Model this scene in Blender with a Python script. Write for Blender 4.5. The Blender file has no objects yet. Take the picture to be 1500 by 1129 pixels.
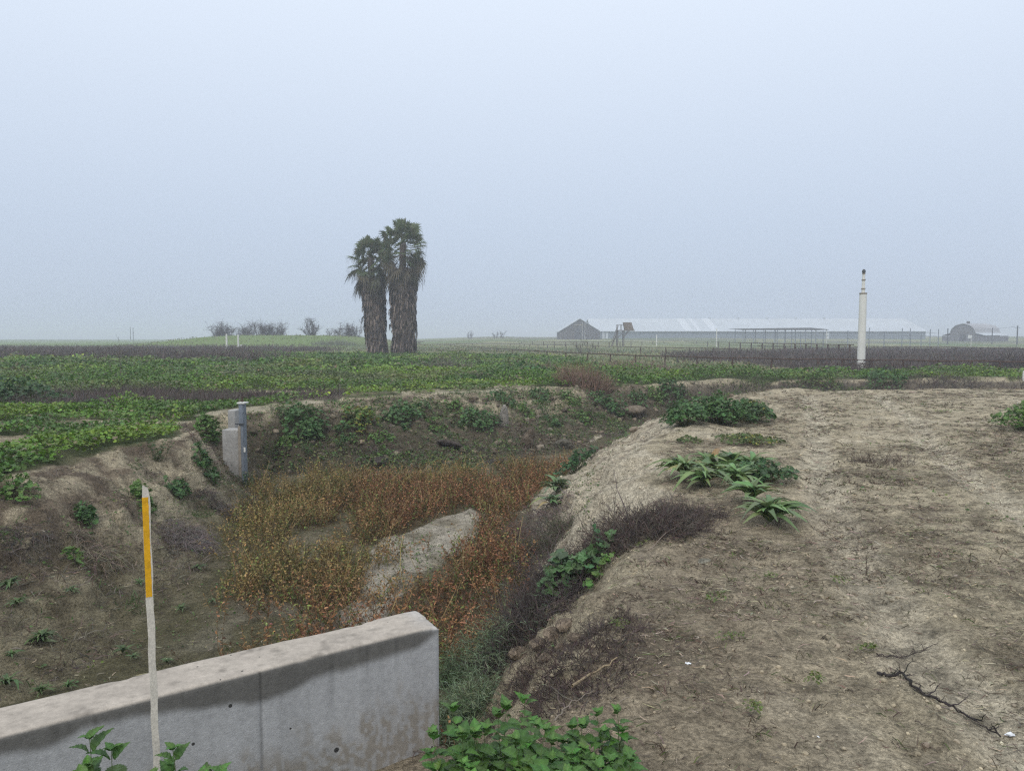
import bpy, math
import numpy as np
from mathutils import Vector

# ------------------------------------------------------------------ camera, sky, sun, exposure
C = bpy.context.scene.collection
SC = bpy.context.scene
F, CZ, PITCH = 1080.0, 1.65, math.radians(3.58)
cam_d = bpy.data.cameras.new("camera")
cam = bpy.data.objects.new("camera", cam_d)
C.objects.link(cam)
cam.location = (0, 0, CZ)
cam.rotation_euler = (math.pi / 2 - PITCH, 0, 0)
cam_d.sensor_fit = 'HORIZONTAL'
cam_d.sensor_width = 36
cam_d.lens = 36 * F / 1500
cam_d.clip_start = 0.05
cam_d.clip_end = 8000
SC.camera = cam

SUN_EL, SUN_AZ = math.radians(48), math.radians(200)
world = bpy.data.worlds.new("World")
SC.world = world
world.use_nodes = True
wn, wl = world.node_tree.nodes, world.node_tree.links
wn.clear()
wout = wn.new('ShaderNodeOutputWorld')
bg_fog = wn.new('ShaderNodeBackground')
bg_sky = wn.new('ShaderNodeBackground')
wadd = wn.new('ShaderNodeAddShader')
sky = wn.new('ShaderNodeTexSky')
sky.sky_type = 'NISHITA'
sky.sun_disc = False
sky.sun_elevation = SUN_EL
sky.sun_rotation = SUN_AZ
sky.dust_density = 4.0
wl.new(sky.outputs[0], bg_sky.inputs[0])
bg_sky.inputs[1].default_value = 0.006
wtc = wn.new('ShaderNodeTexCoord')
wsep = wn.new('ShaderNodeSeparateXYZ')
wl.new(wtc.outputs['Generated'], wsep.inputs[0])
wr = wn.new('ShaderNodeValToRGB')            # overcast fog layer: a little brighter overhead
wl.new(wsep.outputs['Z'], wr.inputs[0])
e = wr.color_ramp.elements
e[0].position = 0.0; e[0].color = (0.395, 0.465, 0.575, 1)
e[1].position = 0.42; e[1].color = (0.625, 0.695, 0.80, 1)
e2 = wr.color_ramp.elements.new(0.14); e2.color = (0.455, 0.53, 0.645, 1)
e3 = wr.color_ramp.elements.new(1.0); e3.color = (0.82, 0.87, 0.94, 1)
wl.new(wr.outputs[0], bg_fog.inputs[0])
bg_fog.inputs[1].default_value = 1.0
wl.new(bg_fog.outputs[0], wadd.inputs[0])
wl.new(bg_sky.outputs[0], wadd.inputs[1])
wl.new(wadd.outputs[0], wout.inputs['Surface'])

sun_d = bpy.data.lights.new("sun", 'SUN')
sun_d.energy = 1.05
sun_d.angle = math.radians(28)
sun_d.color = (1.0, 0.96, 0.9)
sun = bpy.data.objects.new("sun", sun_d)
C.objects.link(sun)
sdir = Vector((math.sin(SUN_AZ) * math.cos(SUN_EL), math.cos(SUN_AZ) * math.cos(SUN_EL), math.sin(SUN_EL)))
sun.rotation_euler = sdir.to_track_quat('Z', 'Y').to_euler()
SC.view_settings.view_transform = 'Standard'
SC.view_settings.look = 'None'
SC.view_settings.exposure = 0.32
SC.view_settings.gamma = 1.0
SC.cycles.use_denoising = False
SC.cycles.use_adaptive_sampling = False
SC.cycles.filter_width = 1.3
SC.cycles.max_bounces = 5
SC.cycles.diffuse_bounces = 3
SC.cycles.volume_bounces = 1
SC.cycles.transparent_max_bounces = 4
SC.cycles.caustics_reflective = False
SC.cycles.caustics_refractive = False

# ------------------------------------------------------------------ helpers
rng = np.random.default_rng(11)
U = lambda a, b, n=None: rng.uniform(a, b, n)
SP, CP = math.sin(PITCH), math.cos(PITCH)


def ray(px, py):
    u, v = (px - 750) / F, (py - 564.5) / F
    return np.array([u, CP - v * SP, -SP - v * CP])


def at_z(px, py, z=0.0):
    d = ray(px, py)
    t = (z - CZ) / d[2]
    return np.array([d[0] * t, d[1] * t, z])


def at_y(px, py, y):
    d = ray(px, py)
    t = y / d[1]
    return np.array([d[0] * t, y, CZ + d[2] * t])


def vn(x, y, s=0):
    xi, yi = np.floor(x).astype(np.int64), np.floor(y).astype(np.int64)
    fx, fy = x - xi, y - yi
    fx, fy = fx * fx * (3 - 2 * fx), fy * fy * (3 - 2 * fy)

    def h(a, b):
        n = (a * 374761393 + b * 668265263 + s * 1442695041) & 0xffffffff
        n = ((n ^ (n >> 13)) * 1274126177) & 0xffffffff
        return ((n ^ (n >> 16)) & 0xffff) / 65535.0
    a, b, c, d = h(xi, yi), h(xi + 1, yi), h(xi, yi + 1), h(xi + 1, yi + 1)
    return (a + (b - a) * fx) * (1 - fy) + (c + (d - c) * fx) * fy


def fbm(x, y, s=0, o=4, g=0.5):
    v, a, t = 0, 1.0, 0
    for i in range(o):
        v = v + a * vn(x * 2 ** i + 17.3 * i, y * 2 ** i - 9.1 * i, s + i)
        t += a
        a *= g
    return v / t * 2 - 1


def sst(a, b, x):
    t = np.clip((x - a) / (b - a), 0, 1)
    return t * t * (3 - 2 * t)


def sdpoly(P, x, y):
    """signed distance, positive inside"""
    P = np.asarray(P, float)
    d = np.full(x.shape, 1e9)
    ins = np.zeros(x.shape, bool)
    for i in range(len(P)):
        a, b = P[i], P[(i + 1) % len(P)]
        ex, ey = b - a
        wx, wy = x - a[0], y - a[1]
        t = np.clip((wx * ex + wy * ey) / (ex * ex + ey * ey + 1e-12), 0, 1)
        d = np.minimum(d, (wx - ex * t) ** 2 + (wy - ey * t) ** 2)
        c = ((a[1] > y) != (b[1] > y))
        with np.errstate(divide='ignore', invalid='ignore'):
            xc = a[0] + (y - a[1]) / (b[1] - a[1] + 1e-20) * (b[0] - a[0])
        ins ^= c & (x < xc)
    d = np.sqrt(d)
    return np.where(ins, d, -d)


# ------------------------------------------------------------------ terrain shape
WA = np.array([-0.388, 3.315])                    # right end of the headwall (mid line)
WD = np.array([-0.838, -0.545]); WD = WD / np.linalg.norm(WD)
WL = 5.2
WB = WA + WD * WL
FLOOR = -1.25
_z = lambda l, z: [tuple(at_z(a, b, z)[:2]) for a, b in l]
CREST = [tuple(WB), tuple(WA)] + _z([(700, 1100), (770, 1062), (830, 1000), (880, 930), (890, 860), (925, 800), (985, 757),
         (962, 700), (962, 655), (985, 612), (1030, 590), (1110, 574)], 0) + \
        [(15, 24.6), (40, 26), (90, 28), (90, 33), (40, 30.8), (12, 29.6)] + \
        _z([(960, 562), (880, 566), (800, 570), (720, 574), (640, 577), (560, 583), (500, 588), (450, 595), (415, 599)], 0) + \
        [(-5.75, 16.5), (-6.4, 15.6), (-6.4, 14.2), (-5.8, 12.9)] + \
        _z([(250, 645), (170, 657), (60, 690), (0, 703), (-200, 740)], 0) + [(-8, 4), (-8, 0.5)]
TOE = [tuple(WB), tuple(WA + WD * 0.12)] + _z([(668, 1040), (700, 1000), (735, 900), (742, 820), (735, 770), (790, 710), (830, 680), (880, 662)], FLOOR) + \
      [(5.5, 24.0), (9, 26.3), (15, 26.8), (40, 28), (90, 30), (90, 30.8), (40, 28.8), (15, 27.7), (8, 27.2), (4, 23.6)] + \
      _z([(820, 662), (700, 680), (600, 690), (500, 692), (410, 695), (368, 718), (366, 760), (340, 800), (300, 850), (240, 900),
          (150, 960), (0, 1050)], FLOOR) + [(-4.6, 3.5), (-4.8, 1.4)]
SANDP = _z([(536, 797), (560, 785), (640, 757), (690, 743), (706, 752), (696, 785), (660, 815), (625, 835), (590, 870), (550, 905), (500, 930), (505, 885), (535, 845)], FLOOR + 0.08)


def bank_t(x, y):
    w = sst(2.2, 4.5, y + 0.0 * x)
    n1 = fbm(x * 0.9, y * 0.9, 3, 4) * 0.45 * w
    n2 = fbm(x * 1.1, y * 1.1, 33, 4) * 0.38 * w
    dc = sdpoly(CREST, x, y)
    dt = sdpoly(TOE, x, y)
    dcn, dtn = dc + n1 * (dt < 0.5), dt + n2
    t = np.where(dcn <= 0, 0, np.where(dtn >= 0, 1, dcn / np.maximum(dcn - dtn, 1e-6)))
    # the wall line is a sharp step, without noise
    near = (dt > 0) & (dc < 0.6)
    t = np.where(near, 1.0, t)
    t = np.where(dc < -0.35 * w - 0.001, 0, t)
    return t, dc, dt


TRX = lambda y: np.interp(y, [0, 3.9, 4.9, 6.65, 9.65, 14.4, 21.4, 30], [1.9, 2.18, 2.42, 2.95, 4.0, 6.0, 8.6, 12])


def tracks(x, y):
    """distance to the nearer wheel track centre line"""
    yy = y + 0.15 * fbm(x * 0.5, y * 0.5, 501, 2)
    c = TRX(yy)
    return np.minimum(np.abs(x - c), np.abs(x - c - 1.6 - 0.02 * y))


def H(x, y):
    x, y = np.asarray(x, float), np.asarray(y, float)
    z = np.zeros(x.shape)
    m = (x > -14) & (x < 95) & (y > -4) & (y < 36)
    t = np.zeros(x.shape); dc = np.full(x.shape, -9.0); dt = np.full(x.shape, -9.0)
    if m.any():
        t[m], dc[m], dt[m] = bank_t(x[m], y[m])
    prof = 0.45 * t + 0.55 * t * t * (3 - 2 * t)
    rill = fbm(x * 2.2 + y * 0.8, y * 2.0 - x * 0.6, 7, 4)
    slope = np.sin(np.pi * np.clip(t, 0, 1))
    # crumbled clods and undercut ledges on the bank
    prof = prof + slope * (0.13 * rill + 0.07 * fbm(x * 7, y * 7, 9, 3))
    fbk = slope * ((y > 14.5) & (x < 3)) * 1.0
    prof = prof + fbk * 0.12 * fbm(x * 2.6, y * 2.6, 45, 4)
    led = (np.floor(prof * 4 + 0.6 * fbm(x * 1.4, y * 1.4, 41, 2)) / 4 + 0.12)
    prof = prof * (1 - 0.32 * slope) + led * 0.32 * slope
    z = z + FLOOR * np.where(t >= 1, 1, prof)
    z += np.where((t >= 1), 0.05 * fbm(x * 0.8, y * 0.8, 12, 3), 0)
    # lip along the edge of the ditch
    z += 0.10 * np.exp(-((dc + 0.5) / 0.5) ** 2) * (t <= 0) * (0.6 + fbm(x * 0.7, y * 0.7, 5, 2)) * sst(4, 7, y)
    # sand bar on the ditch floor
    ms = (x > -6) & (x < 3) & (y > 5) & (y < 15)
    if ms.any():
        ds = sdpoly(SANDP, x[ms], y[ms]) + 0.15 * fbm(x[ms] * 2, y[ms] * 2, 21, 3)
        z[ms] += 0.04 * sst(-0.02, 0.05, ds)
    # general roughness
    road = (dc < 0) & (y < 24) & (x > -0.5)
    fade = 1 - sst(60, 120, np.hypot(x, y))
    z += fade * (0.045 * fbm(x * 0.6, y * 0.6, 1, 3) + 0.022 * fbm(x * 2.7, y * 2.7, 2, 3))
    z += 0.012 * fbm(x * 9, y * 9, 4, 3) * (np.hypot(x, y) < 30)
    # wheel ruts on the track
    tk = (dc < 0) & (x > 0.3) & (y > 1) & (y < 23)
    if tk.any():
        q = tracks(x[tk], y[tk])
        z[tk] -= 0.045 * np.exp(-(q / 0.16) ** 2)
        z[tk] += 0.035 * np.exp(-((q - 0.29) / 0.07) ** 2) * (0.5 + fbm(x[tk] * 4, y[tk] * 4, 502, 2))
        z[tk] += 0.011 * np.sin(y[tk] * 24 + q * 20) * (q < 0.17)
    z += (0.034 * np.maximum(fbm(x * 3.3, y * 3.3, 503, 4), 0) + 0.014 * fbm(x * 6, y * 6, 504, 3)) * (np.hypot(x, y) < 40)
    # camera side of the wall drops a little
    side = (x - WA[0]) * WD[1] - (y - WA[1]) * WD[0]
    camside = (dt < 0) & (y < 3.6)
    z -= 0.2 * (1 - sst(-0.7, 0.9, x)) * camside * sst(-1, 0.5, y)
    # field beyond the canal bank a little lower, then rising far away to the right
    z -= 0.32 * sst(33, 42, y) * sst(-6, 8, x)
    z += 2.7 * sst(140, 420, y) * sst(-0.2, 0.0, x / np.maximum(y, 1))
    z += 1.3 * sst(150, 700, y)
    # low levee on the left horizon
    lx = (x + 47) / 25; ly = (y - 150) / 16
    z += 2.4 * np.exp(-(lx ** 4)) * np.exp(-ly * ly)
    z += 0.5 * fbm(x * 0.012, y * 0.012, 8, 3) * sst(90, 260, np.hypot(x, y))
    return z


def hz(x, y):
    return float(H(np.array([x]), np.array([y]))[0])


def hit(px, py):
    """point of the terrain seen at a pixel of the photograph"""
    d = ray(px, py)
    t = np.concatenate([np.arange(1.5, 40, 0.03), np.arange(40, 600, 0.5)])
    X, Y, Z = d[0] * t, d[1] * t, CZ + d[2] * t
    g = H(X, Y)
    i = np.argmax(Z < g)
    return np.array([X[i], Y[i], g[i]])


# ------------------------------------------------------------------ ground cover masks (world coordinates)
def masks(x, y):
    r = np.hypot(x, y)
    t = np.zeros(x.shape); dc = np.full(x.shape, -9.0); dt = np.full(x.shape, -9.0)
    m = (x > -14) & (x < 95) & (y > -4) & (y < 36)
    if m.any():
        t[m], dc[m], dt[m] = bank_t(x[m], y[m])
    n = fbm(x * 0.35, y * 0.35, 51, 4); n2 = fbm(x * 0.09, y * 0.09, 52, 4); n3 = fbm(x * 1.3, y * 1.3, 53, 3)
    az = x / np.maximum(y, 0.5)
    right = (x > -0.6) & (dc < 0) & (y < 25.2 + 0.03 * np.maximum(x, 0) + n) & (az > -0.3 + 0.0 * x) & ~((x < 8) & (y > 25))
    left = (dc < 0) & ~right
    # green mallow carpet
    g = np.zeros(x.shape)
    ge = sst(-0.42, 0.0, n + 0.4 * n3 + 0.20)
    nearleft = left & (y < 24)
    bare = np.maximum(sst(0.6, 0.25, np.abs((y - (11.0 + 0.2 * (x + 8))) / 1.6 + n * 0.7)) * (x < -6.9), sst(0.5, 0.2, np.abs((y - 14.2) / 1.2 + n * 0.8)) * (x < -9.5))
    g = np.where(left, ge, 0)
    g = np.where(nearleft, np.where(y < 12.5, sst(-0.25, 0.1, n + 0.4 * n3 + 0.05), ge) * (1 - 0.95 * bare), g)
    g = np.where(left & (y > 24), np.maximum(g, sst(-0.75, -0.3, n + 0.35 * n3)), g)
    g *= 1 - sst(-0.16, 0.0, dc) * (0.85)
    g *= 1 - 0.9 * sst(-0.75, -0.3, dc + 0.5 * n + 0.3 * n3) * sst(-0.35, 0.15, fbm(x * 0.7, y * 0.7, 56, 3)) * (y > 15.5) * (y < 25) * (x < 1.5)                     # bare rim
    far = sst(70 + 12 * n2, 95 + 20 * n2, y - 0.1 * np.abs(x))
    # the strip behind the track on the right
    strip = (x > 5) & (y > 30.5) & (y < 40)
    g = np.where(strip, sst(-0.4, 0.0, n + 0.5 * n3 + 0.15), g)
    g = np.where((x > 6 + n) & (y > 39), 0.0, g)
    g = g * (1 - far)
    # dead dark weeds
    dk = np.zeros(x.shape)
    dk = np.maximum(dk, sst(-0.2, 0.25, 1 - np.abs((y - 20.8 - 0.02 * x) / 2.2) + 0.7 * n) * (x < -4.6) * (x > -17))
    bl = sst(0, 1, 1.1 - np.abs((y - 66 - 5 * n2 + 0.12 * (x + 20)) / (16 + 5 * sst(-20, -60, x))) + 0.25 * n) * sst(-0.28, -0.42, az + 0.05 * n2)
    dk = np.maximum(dk, bl)
    bl2 = sst(0, 1, 1.1 - np.abs((y - 105) / 22) + 0.4 * n2) * sst(-0.22, -0.30, az + 0.03 * n2)
    dk = np.maximum(dk, bl2 * 0.8)
    br = sst(0.30 + 0.12 * n2, 0.42 + 0.12 * n2, az) * sst(41, 44, y) * sst(135, 110, y)
    br = np.maximum(br, sst(0.2, 0.34, az + 0.1 * n2) * sst(58, 66, y) * sst(105, 92, y))
    dk = np.maximum(dk, br)
    ch = (t > 0.1) & (x > 5.5) & (y > 22)
    dk = np.where(ch, 0.8, dk)
    g = g * (1 - dk)
    # reeds of red weeds on the ditch floor
    red = np.zeros(x.shape)
    if m.any():
        mm = (t > 0.9) & (x < 4) & (y > 4) & (y < 20)
        if mm.any():
            ds = sdpoly(SANDP, x[mm], y[mm])
            nn = fbm(x[mm] * 0.7, y[mm] * 0.7, 60, 3)
            v = sst(-0.18, 0.12, nn + 0.40 * fbm(x[mm] * 3, y[mm] * 3, 61, 2) + 0.22)
            v *= np.maximum(sst(0.10, -0.12, ds + 0.15 * nn), 0.55 * sst(10.4, 9.2, y[mm]))
            edge = np.interp(y[mm], [4, 6, 7.8, 8.8, 10, 12, 14, 16], [-1.6, -2.0, -2.9, -3.2, -3.5, -4.1, -5.0, -5.6])
            v *= sst(-0.5, 0.35, x[mm] - edge + 0.5 * nn)
            v *= 1 - sst(15.2, 16.2, y[mm] - 0.25 * x[mm] * (x[mm] < 0) - 1.1 * sst(-2, 1.5, x[mm]) + 0.6 * nn)
            red[mm] = v
    return dict(t=t, dc=dc, dt=dt, n=n, n2=n2, n3=n3, right=right, left=left, green=g, dark=dk, red=red, far=far, az=az, r=r)


def ground_color(x, y):
    k = masks(x, y)
    n, n2, n3, az = k['n'], k['n2'], k['n3'], k['az']
    f1 = fbm(x * 3.1, y * 3.1, 70, 4)
    f2 = fbm(x * 0.95 - 3, y * 1.25, 71, 5, 0.6)
    sand = np.array([0.445, 0.38, 0.262]); dirt = np.array([0.205, 0.160, 0.115]); pale = np.array([0.57, 0.50, 0.37])
    moss = np.array([0.115, 0.103, 0.058]); gg = np.array([0.058, 0.085, 0.026]); ddk = np.array([0.088, 0.074, 0.062])
    litter = np.array([0.15, 0.122, 0.085])
    mix = lambda a, b, w: a + (b - a) * w[..., None]
    c = np.broadcast_to(sand, x.shape + (3,)).copy()
    lit = sst(-0.12, 0.42, f2 * 0.9 + 0.45 * f1 + 0.02)
    c = mix(c, np.broadcast_to(litter, c.shape), lit * (0.20 + 0.30 * sst(-0.2, 0.3, f1)))
    c = mix(c, np.broadcast_to(pale, c.shape), sst(0.15, 0.6, -f2 + 0.3 * f1) * 0.55)
    # lighter compacted wheel tracks
    q = tracks(x, y)
    c = mix(c, np.broadcast_to(pale, c.shape), np.exp(-(q / 0.22) ** 4) * 0.9 * (y < 22) * (y > 0) * sst(-0.7, 0.1, f1 + 0.4))
    c = c * (1 - 0.16 * (np.sin(y * 24 + q * 20) > 0.3) * (q < 0.17) * (y < 22) * (y > 0) * (n3 > -0.25))[..., None]
    fine = fbm(x * 7.3, y * 7.3, 505, 3)
    c = c * (1 - 0.38 * sst(0.05, 0.5, fine))[..., None] * (1 + 0.16 * sst(0.1, 0.6, -fine))[..., None]
    # near right edge: browner earth by the ditch
    eb = (k['dc'] < 0) * sst(-2.3, -0.3, k['dc'] + 0.5 * n) * (x > -1) * sst(9, 6, y)
    c = mix(c, np.broadcast_to(dirt * 1.15, c.shape), eb * 0.55)
    # banks
    t = k['t']
    bk = (t > 0) & (t < 1)
    c = mix(c, np.broadcast_to(pale * 0.85, c.shape), sst(-0.9, -0.3, k['dc'] + 0.3 * n) * sst(-0.35, 0.25, fbm(x * 0.7, y * 0.7, 56, 3) + 0.3 * f1) * (y > 15.5) * (y < 25) * (x < 1.5) * (k['dc'] < 0))
    bc = mix(np.broadcast_to(sand * 0.95, c.shape), np.broadcast_to(dirt * 0.8, c.shape), sst(-0.25, 0.45, f1 + 0.5 * n))
    bc = mix(bc, np.broadcast_to(moss, c.shape), sst(0.45, 0.95, t + 0.3 * n) * 0.8)
    spur = bk & (x > -0.4) & (y > 6.5) & (y < 22) & (x > 0.3 + 0.0 * y) & (y < 12.5 + (x - 0.6) * 3.6 + 2.5)
    bc = np.where(spur[..., None], mix(np.broadcast_to(pale * 0.92, c.shape), np.broadcast_to(dirt, c.shape), sst(0.0, 0.6, f1 + 0.3 * n) * 0.7), bc)
    farb = bk & (y > 15) & ~spur
    bc = np.where(farb[..., None], mix(bc, np.broadcast_to(np.array([0.095, 0.080, 0.055]), c.shape), sst(0.16, 0.40, t + 0.3 * n) * (0.9 - 0.6 * sst(0.1, 0.5, f1))), bc)
    c = np.where(bk[..., None], bc, c)
    fl = t >= 1
    fc = mix(np.broadcast_to(moss, c.shape), np.broadcast_to(np.array([0.20, 0.172, 0.115]), c.shape), sst(-0.2, 0.5, f1 * 0.7 + n))
    fc = mix(fc, np.broadcast_to(np.array([0.13, 0.085, 0.045]), c.shape), np.clip(k['red'], 0, 1) * 0.6)
    pat = sst(0.2, 0.5, n3 * 0.8 - n * 0.4) * sst(-3.6, -2.6, x) * (y < 9.5)
    fc = mix(fc, np.broadcast_to(np.array([0.30, 0.27, 0.215]), c.shape), pat * 0.4)
    c = np.where(fl[..., None], fc, c)
    ms = (x > -6) & (x < 3) & (y > 5) & (y < 15)
    if ms.any():
        ds = sdpoly(SANDP, x[ms], y[ms]) + 0.15 * fbm(x[ms] * 2, y[ms] * 2, 21, 3)
        w = sst(-0.02, 0.06, ds)
        c[ms] = mix(c[ms], np.broadcast_to(np.array([0.47, 0.42, 0.34]), c[ms].shape), w * (0.8 - 0.5 * sst(-0.1, 0.4, f1[ms])))
    # vegetation litter colours
    lft = k['left'][..., None]
    c = np.where(lft, mix(c, np.broadcast_to(np.array([0.16, 0.145, 0.085]), c.shape), sst(-0.3, 0.3, n + 0.2) * 0.75 * (1 - sst(-0.9, -0.3, k['dc']) * (y > 15.5) * (x < 1.5))), c)
    c = mix(c, np.broadcast_to(gg, c.shape), np.clip(k['green'], 0, 1) * 0.85)
    c = mix(c, np.broadcast_to(ddk, c.shape), np.clip(k['dark'], 0, 1) * 0.85)
    # far fields
    r = k['r']
    ff = sst(36, 46, y) * (1 - np.clip(k['dark'], 0, 1)) * (1 - np.clip(k['green'], 0, 1))
    fieldc = mix(np.broadcast_to(np.array([0.17, 0.185, 0.085]), c.shape), np.broadcast_to(np.array([0.27, 0.265, 0.13]), c.shape), sst(-0.3, 0.35, fbm(x * 0.06, y * 0.16, 80, 4)))
    fieldc = mix(fieldc, np.broadcast_to(np.array([0.09, 0.15, 0.045]), c.shape), sst(-0.05, 0.3, fbm(x * 0.03, y * 0.07, 81, 4)) * 0.8)
    fieldc = mix(fieldc, np.broadcast_to(np.array([0.15, 0.215, 0.065]), c.shape), sst(70, 110, y) * sst(-0.0, -0.3, az) * 0.9)
    fieldc = mix(fieldc, np.broadcast_to(np.array([0.11, 0.10, 0.09]), c.shape), sst(0.0, 0.3, fbm(x * 0.015, y * 0.05, 82, 3) - 0.1) * 0.6)
    c = mix(c, fieldc, ff)
    return np.clip(c, 0.01, 0.6)


# ------------------------------------------------------------------ materials
def material(name, build):
    m = bpy.data.materials.new(name)
    m.use_nodes = True
    nt = m.node_tree
    b = nt.nodes.get('Principled BSDF')
    build(nt, b)
    return m


def N(nt, t, **kw):
    n = nt.nodes.new(t)
    for k, v in kw.items():
        if k.startswith('i_'):
            n.inputs[k[2:]].default_value = v
        else:
            setattr(n, k, v)
    return n


def noise_mul(nt, col_out, pairs, coords='Object'):
    """multiply a colour by noises: pairs of (scale, low, high)"""
    tc = N(nt, 'ShaderNodeTexCoord')
    out = col_out
    for s, lo, hi in pairs:
        n = N(nt, 'ShaderNodeTexNoise'); n.inputs['Scale'].default_value = s; n.inputs['Detail'].default_value = 5
        n.inputs['Roughness'].default_value = 0.65
        nt.links.new(tc.outputs[coords], n.inputs['Vector'])
        r = N(nt, 'ShaderNodeMapRange'); r.inputs['From Min'].default_value = 0.3; r.inputs['From Max'].default_value = 0.7
        r.inputs['To Min'].default_value = lo; r.inputs['To Max'].default_value = hi
        nt.links.new(n.outputs['Fac'], r.inputs['Value'])
        v = N(nt, 'ShaderNodeVectorMath', operation='SCALE')
        nt.links.new(out, v.inputs[0]); nt.links.new(r.outputs[0], v.inputs['Scale'])
        out = v.outputs[0]
    return out


def leaf_mat(name, transl=0.25, rough=0.5, spec=0.35):
    def bld(nt, b):
        a = N(nt, 'ShaderNodeAttribute', attribute_name='Col')
        out = noise_mul(nt, a.outputs['Color'], [(9, 0.8, 1.2)])
        nt.links.new(out, b.inputs['Base Color'])
        b.inputs['Roughness'].default_value = rough
        b.inputs['Specular IOR Level'].default_value = spec
        if transl > 0:
            tr = N(nt, 'ShaderNodeBsdfTranslucent')
            nt.links.new(out, tr.inputs[0])
            mx = N(nt, 'ShaderNodeMixShader'); mx.inputs[0].default_value = transl
            nt.links.new(b.outputs[0], mx.inputs[1]); nt.links.new(tr.outputs[0], mx.inputs[2])
            nt.links.new(mx.outputs[0], nt.nodes['Material Output'].inputs['Surface'])
    return material(name, bld)


M = {}
M['leaf'] = leaf_mat('leaf', 0.22, 0.45, 0.4)
M['dry'] = leaf_mat('dry_stalk', 0.0, 0.85, 0.15)
M['weed'] = leaf_mat('rusty_weed', 0.15, 0.75, 0.2)


def g_ground(nt, b):
    a = N(nt, 'ShaderNodeAttribute', attribute_name='Col')
    out = noise_mul(nt, a.outputs['Color'], [(1.7, 0.86, 1.14), (11, 0.64, 1.32), (48, 0.45, 1.5), (170, 0.72, 1.28)])
    nt.links.new(out, b.inputs['Base Color'])
    b.inputs['Roughness'].default_value = 0.95
    b.inputs['Specular IOR Level'].default_value = 0.1
    tc = N(nt, 'ShaderNodeTexCoord')
    n1 = N(nt, 'ShaderNodeTexNoise'); n1.inputs['Scale'].default_value = 26; n1.inputs['Detail'].default_value = 8; n1.inputs['Roughness'].default_value = 0.7
    n2 = N(nt, 'ShaderNodeTexNoise'); n2.inputs['Scale'].default_value = 5; n2.inputs['Detail'].default_value = 6
    nt.links.new(tc.outputs['Object'], n1.inputs['Vector']); nt.links.new(tc.outputs['Object'], n2.inputs['Vector'])
    b1 = N(nt, 'ShaderNodeBump'); b1.inputs['Strength'].default_value = 1.0; b1.inputs['Distance'].default_value = 0.05
    b2 = N(nt, 'ShaderNodeBump'); b2.inputs['Strength'].default_value = 0.8; b2.inputs['Distance'].default_value = 0.12
    nt.links.new(n1.outputs['Fac'], b1.inputs['Height']); nt.links.new(n2.outputs['Fac'], b2.inputs['Height'])
    nt.links.new(b2.outputs[0], b1.inputs['Normal']); nt.links.new(b1.outputs[0], b.inputs['Normal'])


M['ground'] = material('soil', g_ground)


def flat(name, col, rough=0.7, noises=((6, 0.85, 1.15),), bump=0.0, metal=0.0, spec=0.3, bs=30):
    def bld(nt, b):
        rgb = N(nt, 'ShaderNodeRGB'); rgb.outputs[0].default_value = (*col, 1)
        nt.links.new(noise_mul(nt, rgb.outputs[0], noises), b.inputs['Base Color'])
        b.inputs['Roughness'].default_value = rough
        b.inputs['Metallic'].default_value = metal
        b.inputs['Specular IOR Level'].default_value = spec
        if bump:
            tc = N(nt, 'ShaderNodeTexCoord')
            n = N(nt, 'ShaderNodeTexNoise'); n.inputs['Scale'].default_value = bs; n.inputs['Detail'].default_value = 6
            nt.links.new(tc.outputs['Object'], n.inputs['Vector'])
            bp = N(nt, 'ShaderNodeBump'); bp.inputs['Strength'].default_value = 0.8; bp.inputs['Distance'].default_value = bump
            nt.links.new(n.outputs['Fac'], bp.inputs['Height']); nt.links.new(bp.outputs[0], b.inputs['Normal'])
    return material(name, bld)


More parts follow.
